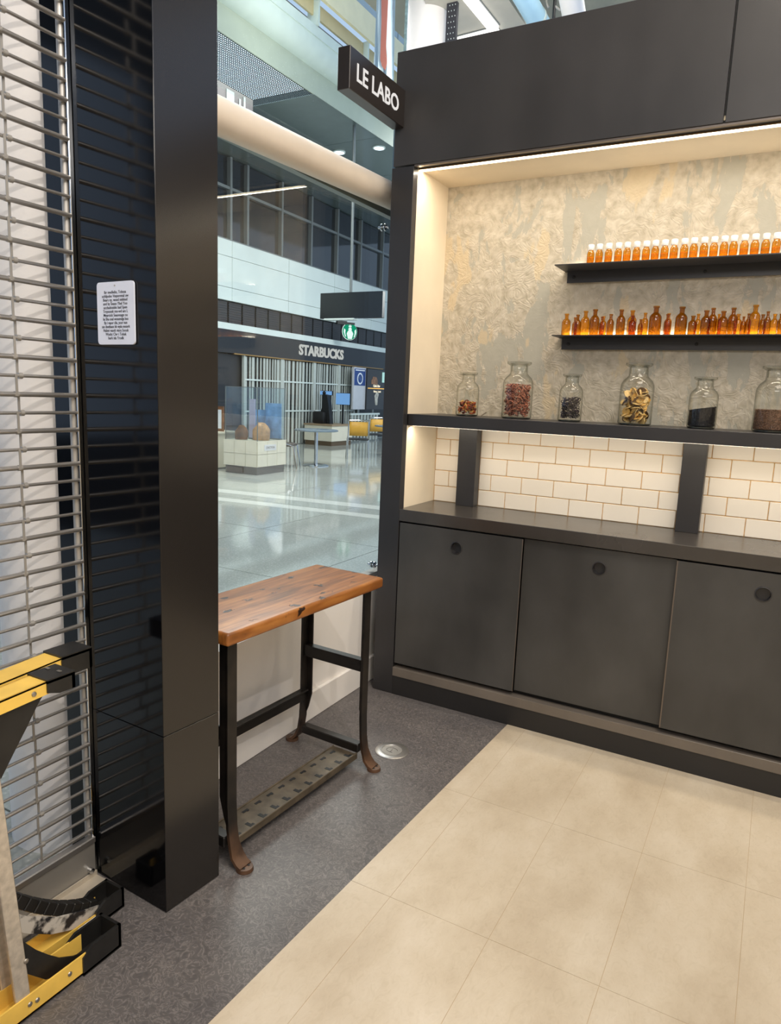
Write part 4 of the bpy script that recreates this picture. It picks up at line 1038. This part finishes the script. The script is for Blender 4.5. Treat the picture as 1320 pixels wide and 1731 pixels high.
for nm_, (a0, a1, c0, c1, e0, e1) in (('f', (-W2+.02, -.01, .02, .024, .562, 1.44)), ('b', (-W2+.02, -.01, L2-.034, L2-.03, .562, 1.44)), ('l', (-W2+.02, -W2+.024, .025, L2-.035, .562, 1.44)), ('r', (-.014, -.01, .025, L2-.035, .562, 1.44)), ('t', (-W2+.02, -.01, .02, L2-.03, 1.441, 1.445))):
    box(a0, a1, c0, c1, e0, e1, 'hood_pane', HG, kc)
for (xa, ya) in ((-W2+.02, .02), (-.01, .02), (-.01, L2-.03), (-W2+.02, L2-.03)): box(xa-.006, xa+.006, ya-.006, ya+.006, .562, 1.445, 'hood_post', M_MULL, kc)
for ya in (.02, L2-.03): box(-W2+.02, -.01, ya-.006, ya+.006, 1.437, 1.447, 'hood_rail', M_MULL, kc)
for xa in (-W2+.02, -.01): box(xa-.006, xa+.006, .02, L2-.03, 1.437, 1.447, 'hood_rail', M_MULL, kc)
lab = box(.012, .018, .18, .5, .40, .50, 'price_label', simple('label_white', (214, 214, 214), .4), kc)
text('ONTIVIA', 'label_text', M_PRINT, .06, frameM((.0035, 0, -.02), (0, 1, 0), (0, 0, 1)), .0005, parent=lab)
pr = simple('photo_print', (120, 160, 205), .3, mott=.55, mscale=5); br = simple('brown_goods', (122, 82, 52), .5, mott=.5, mscale=9)
def loaf(x, y, z, rx, ry, rz_, mat, label, name='display_goods'):
    b = MB(); k = bmesh.ops.create_uvsphere(b.b, u_segments=14, v_segments=8, radius=1)
    for v in k['verts']:
        q = 1+.15*pnoise(v.co*2.1); v.co = Vector((v.co.x*rx*q, v.co.y*ry*q, max(0, v.co.z+.35)*rz_*q))
    tag(b.build(name, mat, None, True, loc=(x, y, z)), label, 'display goods', 'goods inside the display case')
loaf(-6.22, 6.62, .565, .16, .14, .22, simple('tan_goods', (196, 146, 96), .5, mott=.35, mscale=14), 'large tan rounded item at the front of the display case')
loaf(-6.5, 6.44, .565, .12, .10, .18, br, 'brown rounded item at the rear of the display case')
def stand(x, y, z, w_, h, mat, label, rz=0):
    t = thing('picture_panel', (x, y, z), label, 'picture', 'picture panels in the display case', rz=rz)
    box(-w_/2, w_/2, -.01, .01, 0, h, 'panel', mat, t); box(-w_/2, w_/2, -.04, .04, 0, .02, 'foot', M_MULL, t)
stand(-6.235, 6.96, .565, .34, .62, pr, 'tall blue and white picture panel at the right of the display case')
stand(-6.49, 6.86, .565, .34, .5, pr, 'lower blue picture panel at the back of the display case')
stand(-6.465, 6.68, .565, .12, .68, simple('lilac_panel', (190, 182, 205), .4), 'narrow lilac panel standing mid display case')
# low cabinet and framed print left of the case
lc = thing('low_cabinet', (-7.35, 6.45, 0), 'pale low cabinet behind the left side of the display case', 'cabinet')
box(-.9, .3, 0, .6, .03, .62, 'cabinet_body', M_CP, lc); box(-.9, .3, .02, .58, 0, .03, 'plinth', M_MULL, lc); box(-.92, .32, -.01, .6, .62, .65, 'cabinet_top', M_CP, lc)
box(.0, .22, -.02, -.005, .3, .36, 'handle', M_MULL, lc)
fp = thing('framed_print', (-7.3, 6.7, .65), 'small brown framed print on the low cabinet', 'picture')
box(-.17, .17, -.015, .015, 0, .44, 'frame', br, fp); box(-.13, .13, -.02, -.014, .05, .38, 'print', m_w, fp); box(-.04, .04, -.023, -.019, .12, .3, 'motif', M_MULL, fp)
# ---- cafe table and chairs
def cafe_table(x, y, label):
    t = thing('cafe_table', (x, y, 0), label, 'table', 'cafe tables in the hall')
    MB().lathe([(.40, .665), (.42, .672), (.42, .69), (.40, .698)], seg=40).build('table_top', simple('table_grey', (118, 132, 142), .2, spec=.7), t, True)
    MB().tube((0, 0, .03), (0, 0, .668), .035, seg=16).build('stem', M_CHROME, t, True)
    MB().lathe([(.25, 0), (.25, .015), (.2, .03), (.05, .045)], seg=36).build('base', M_CHROME, t, True)
    return t
cafe_table(-6.27, 8.32, 'round grey-topped cafe table on a chrome pedestal right of the display case')
M_MUS = simple('mustard_seat', (214, 160, 56), .5)
def chair(x, y, rz, label):
    t = thing('cafe_chair', (x, y, 0), label, 'chair', 'mustard cafe chairs', rz=rz)
    box(-.22, .22, -.2, .2, .40, .435, 'seat', simple('seat_black', (44, 44, 46), .5), t, .012)
    b = MB(); n_ = 8
    V = [[b.b.verts.new((-.2+.4*k/n_, -.21-.05*math.cos((k/n_-.5)*2.4)+.0+d, z)) for k in range(n_+1)] for z, d in ((.50, 0), (.64, -.012), (.80, -.03))]
    for r_ in range(2):
        for k in range(n_): b.b.faces.new((V[r_][k], V[r_][k+1], V[r_+1][k+1], V[r_+1][k]))
    o = b.build('backrest', M_MUS, t, True); md = o.modifiers.new('s', 'SOLIDIFY'); md.thickness = .018
    for sx in (-1, 1):
        MB().path([(sx*.23, -.2, 0), (sx*.225, -.215, .42), (sx*.22, -.25, .80), (sx*.19, -.275, .83)], .013, 8).build('leg', M_CHROME, t, True)
        MB().path([(sx*.24, .25, 0), (sx*.225, .19, .40), (sx*.225, .1, .44), (sx*.225, -.2, .43)], .013, 8).build('leg', M_CHROME, t, True)
    MB().path([(-.2, -.27, .83), (-.1, -.285, .835), (.1, -.285, .835), (.2, -.27, .83)], .013, 8).build('top_rail', M_CHROME, t, True)
    return t
chair(-6.52, 7.68, math.radians(-62), 'mustard cafe chair half hidden behind the display case')
chair(-6.58, 10.35, math.radians(35), 'mustard cafe chair with chrome legs nearest the post')
chair(-7.3, 12.2, math.radians(60), 'mustard cafe chair further back beside the service counter')
cafe_table(-6.35, 11.5, 'second round cafe table partly hidden behind the post')
# ---- service counter with machine and screens
sc = thing('service_counter', (-9.16, 12.6, 0), 'boxy cream service counter with brown plinth in the far hall', 'counter')
box(-.48, .4, 0, 1.0, .12, .52, 'counter_body', M_CP, sc); box(-.46, .38, .02, .98, 0, .12, 'plinth', simple('brown_plinth', (92, 74, 52), .5), sc); box(-.5, .42, -.02, 1.02, .52, .56, 'counter_top', simple('counter_tan', (150, 128, 100), .4), sc)
mc = thing('coffee_machine', (-9.3, 13.0, .56), 'black machine with a tall arm standing on the far service counter', 'machine')
b = MB(); b.box(-.24, .12, -.2, .2, 0, .32, .04, 2); b.build('machine_body', M_DARK, mc, True)
b = MB(); b.extr([(-.06, -.08, .3), (.22, -.08, .0), (.26, -.08, .0), (.2, -.08, .5), (.14, -.08, .76), (-.0, -.08, .78), (.0, -.08, .45)], (0, .16, 0)); b.build('machine_arm', M_DARK, mc)
MB().lathe([(.04, .78), (.05, .82), (.02, .86)], seg=12).build('knob', M_DARK, mc, True)
for x, z, w_, h, lb_ in ((-8.95, 1.08, .42, .30, 'blue lit screen right of the black machine'), (-9.5, 1.32, .36, .1, 'thin blue lit screen left of the black machine')):
    t = thing('lit_screen', (x, 13.38, z), lb_, 'screen', 'lit screens over the service counter')
    box(-w_/2, w_/2, -.02, .02, 0, h, 'display', emit('screen_blue', (120, 168, 225), .9), t); box(-w_/2-.01, w_/2+.01, .02, .05, -.01, h+.01, 'housing', M_DARK, t); box(-.02, .02, .0, .04, .56-z, -.01, 'stand', M_DARK, t)
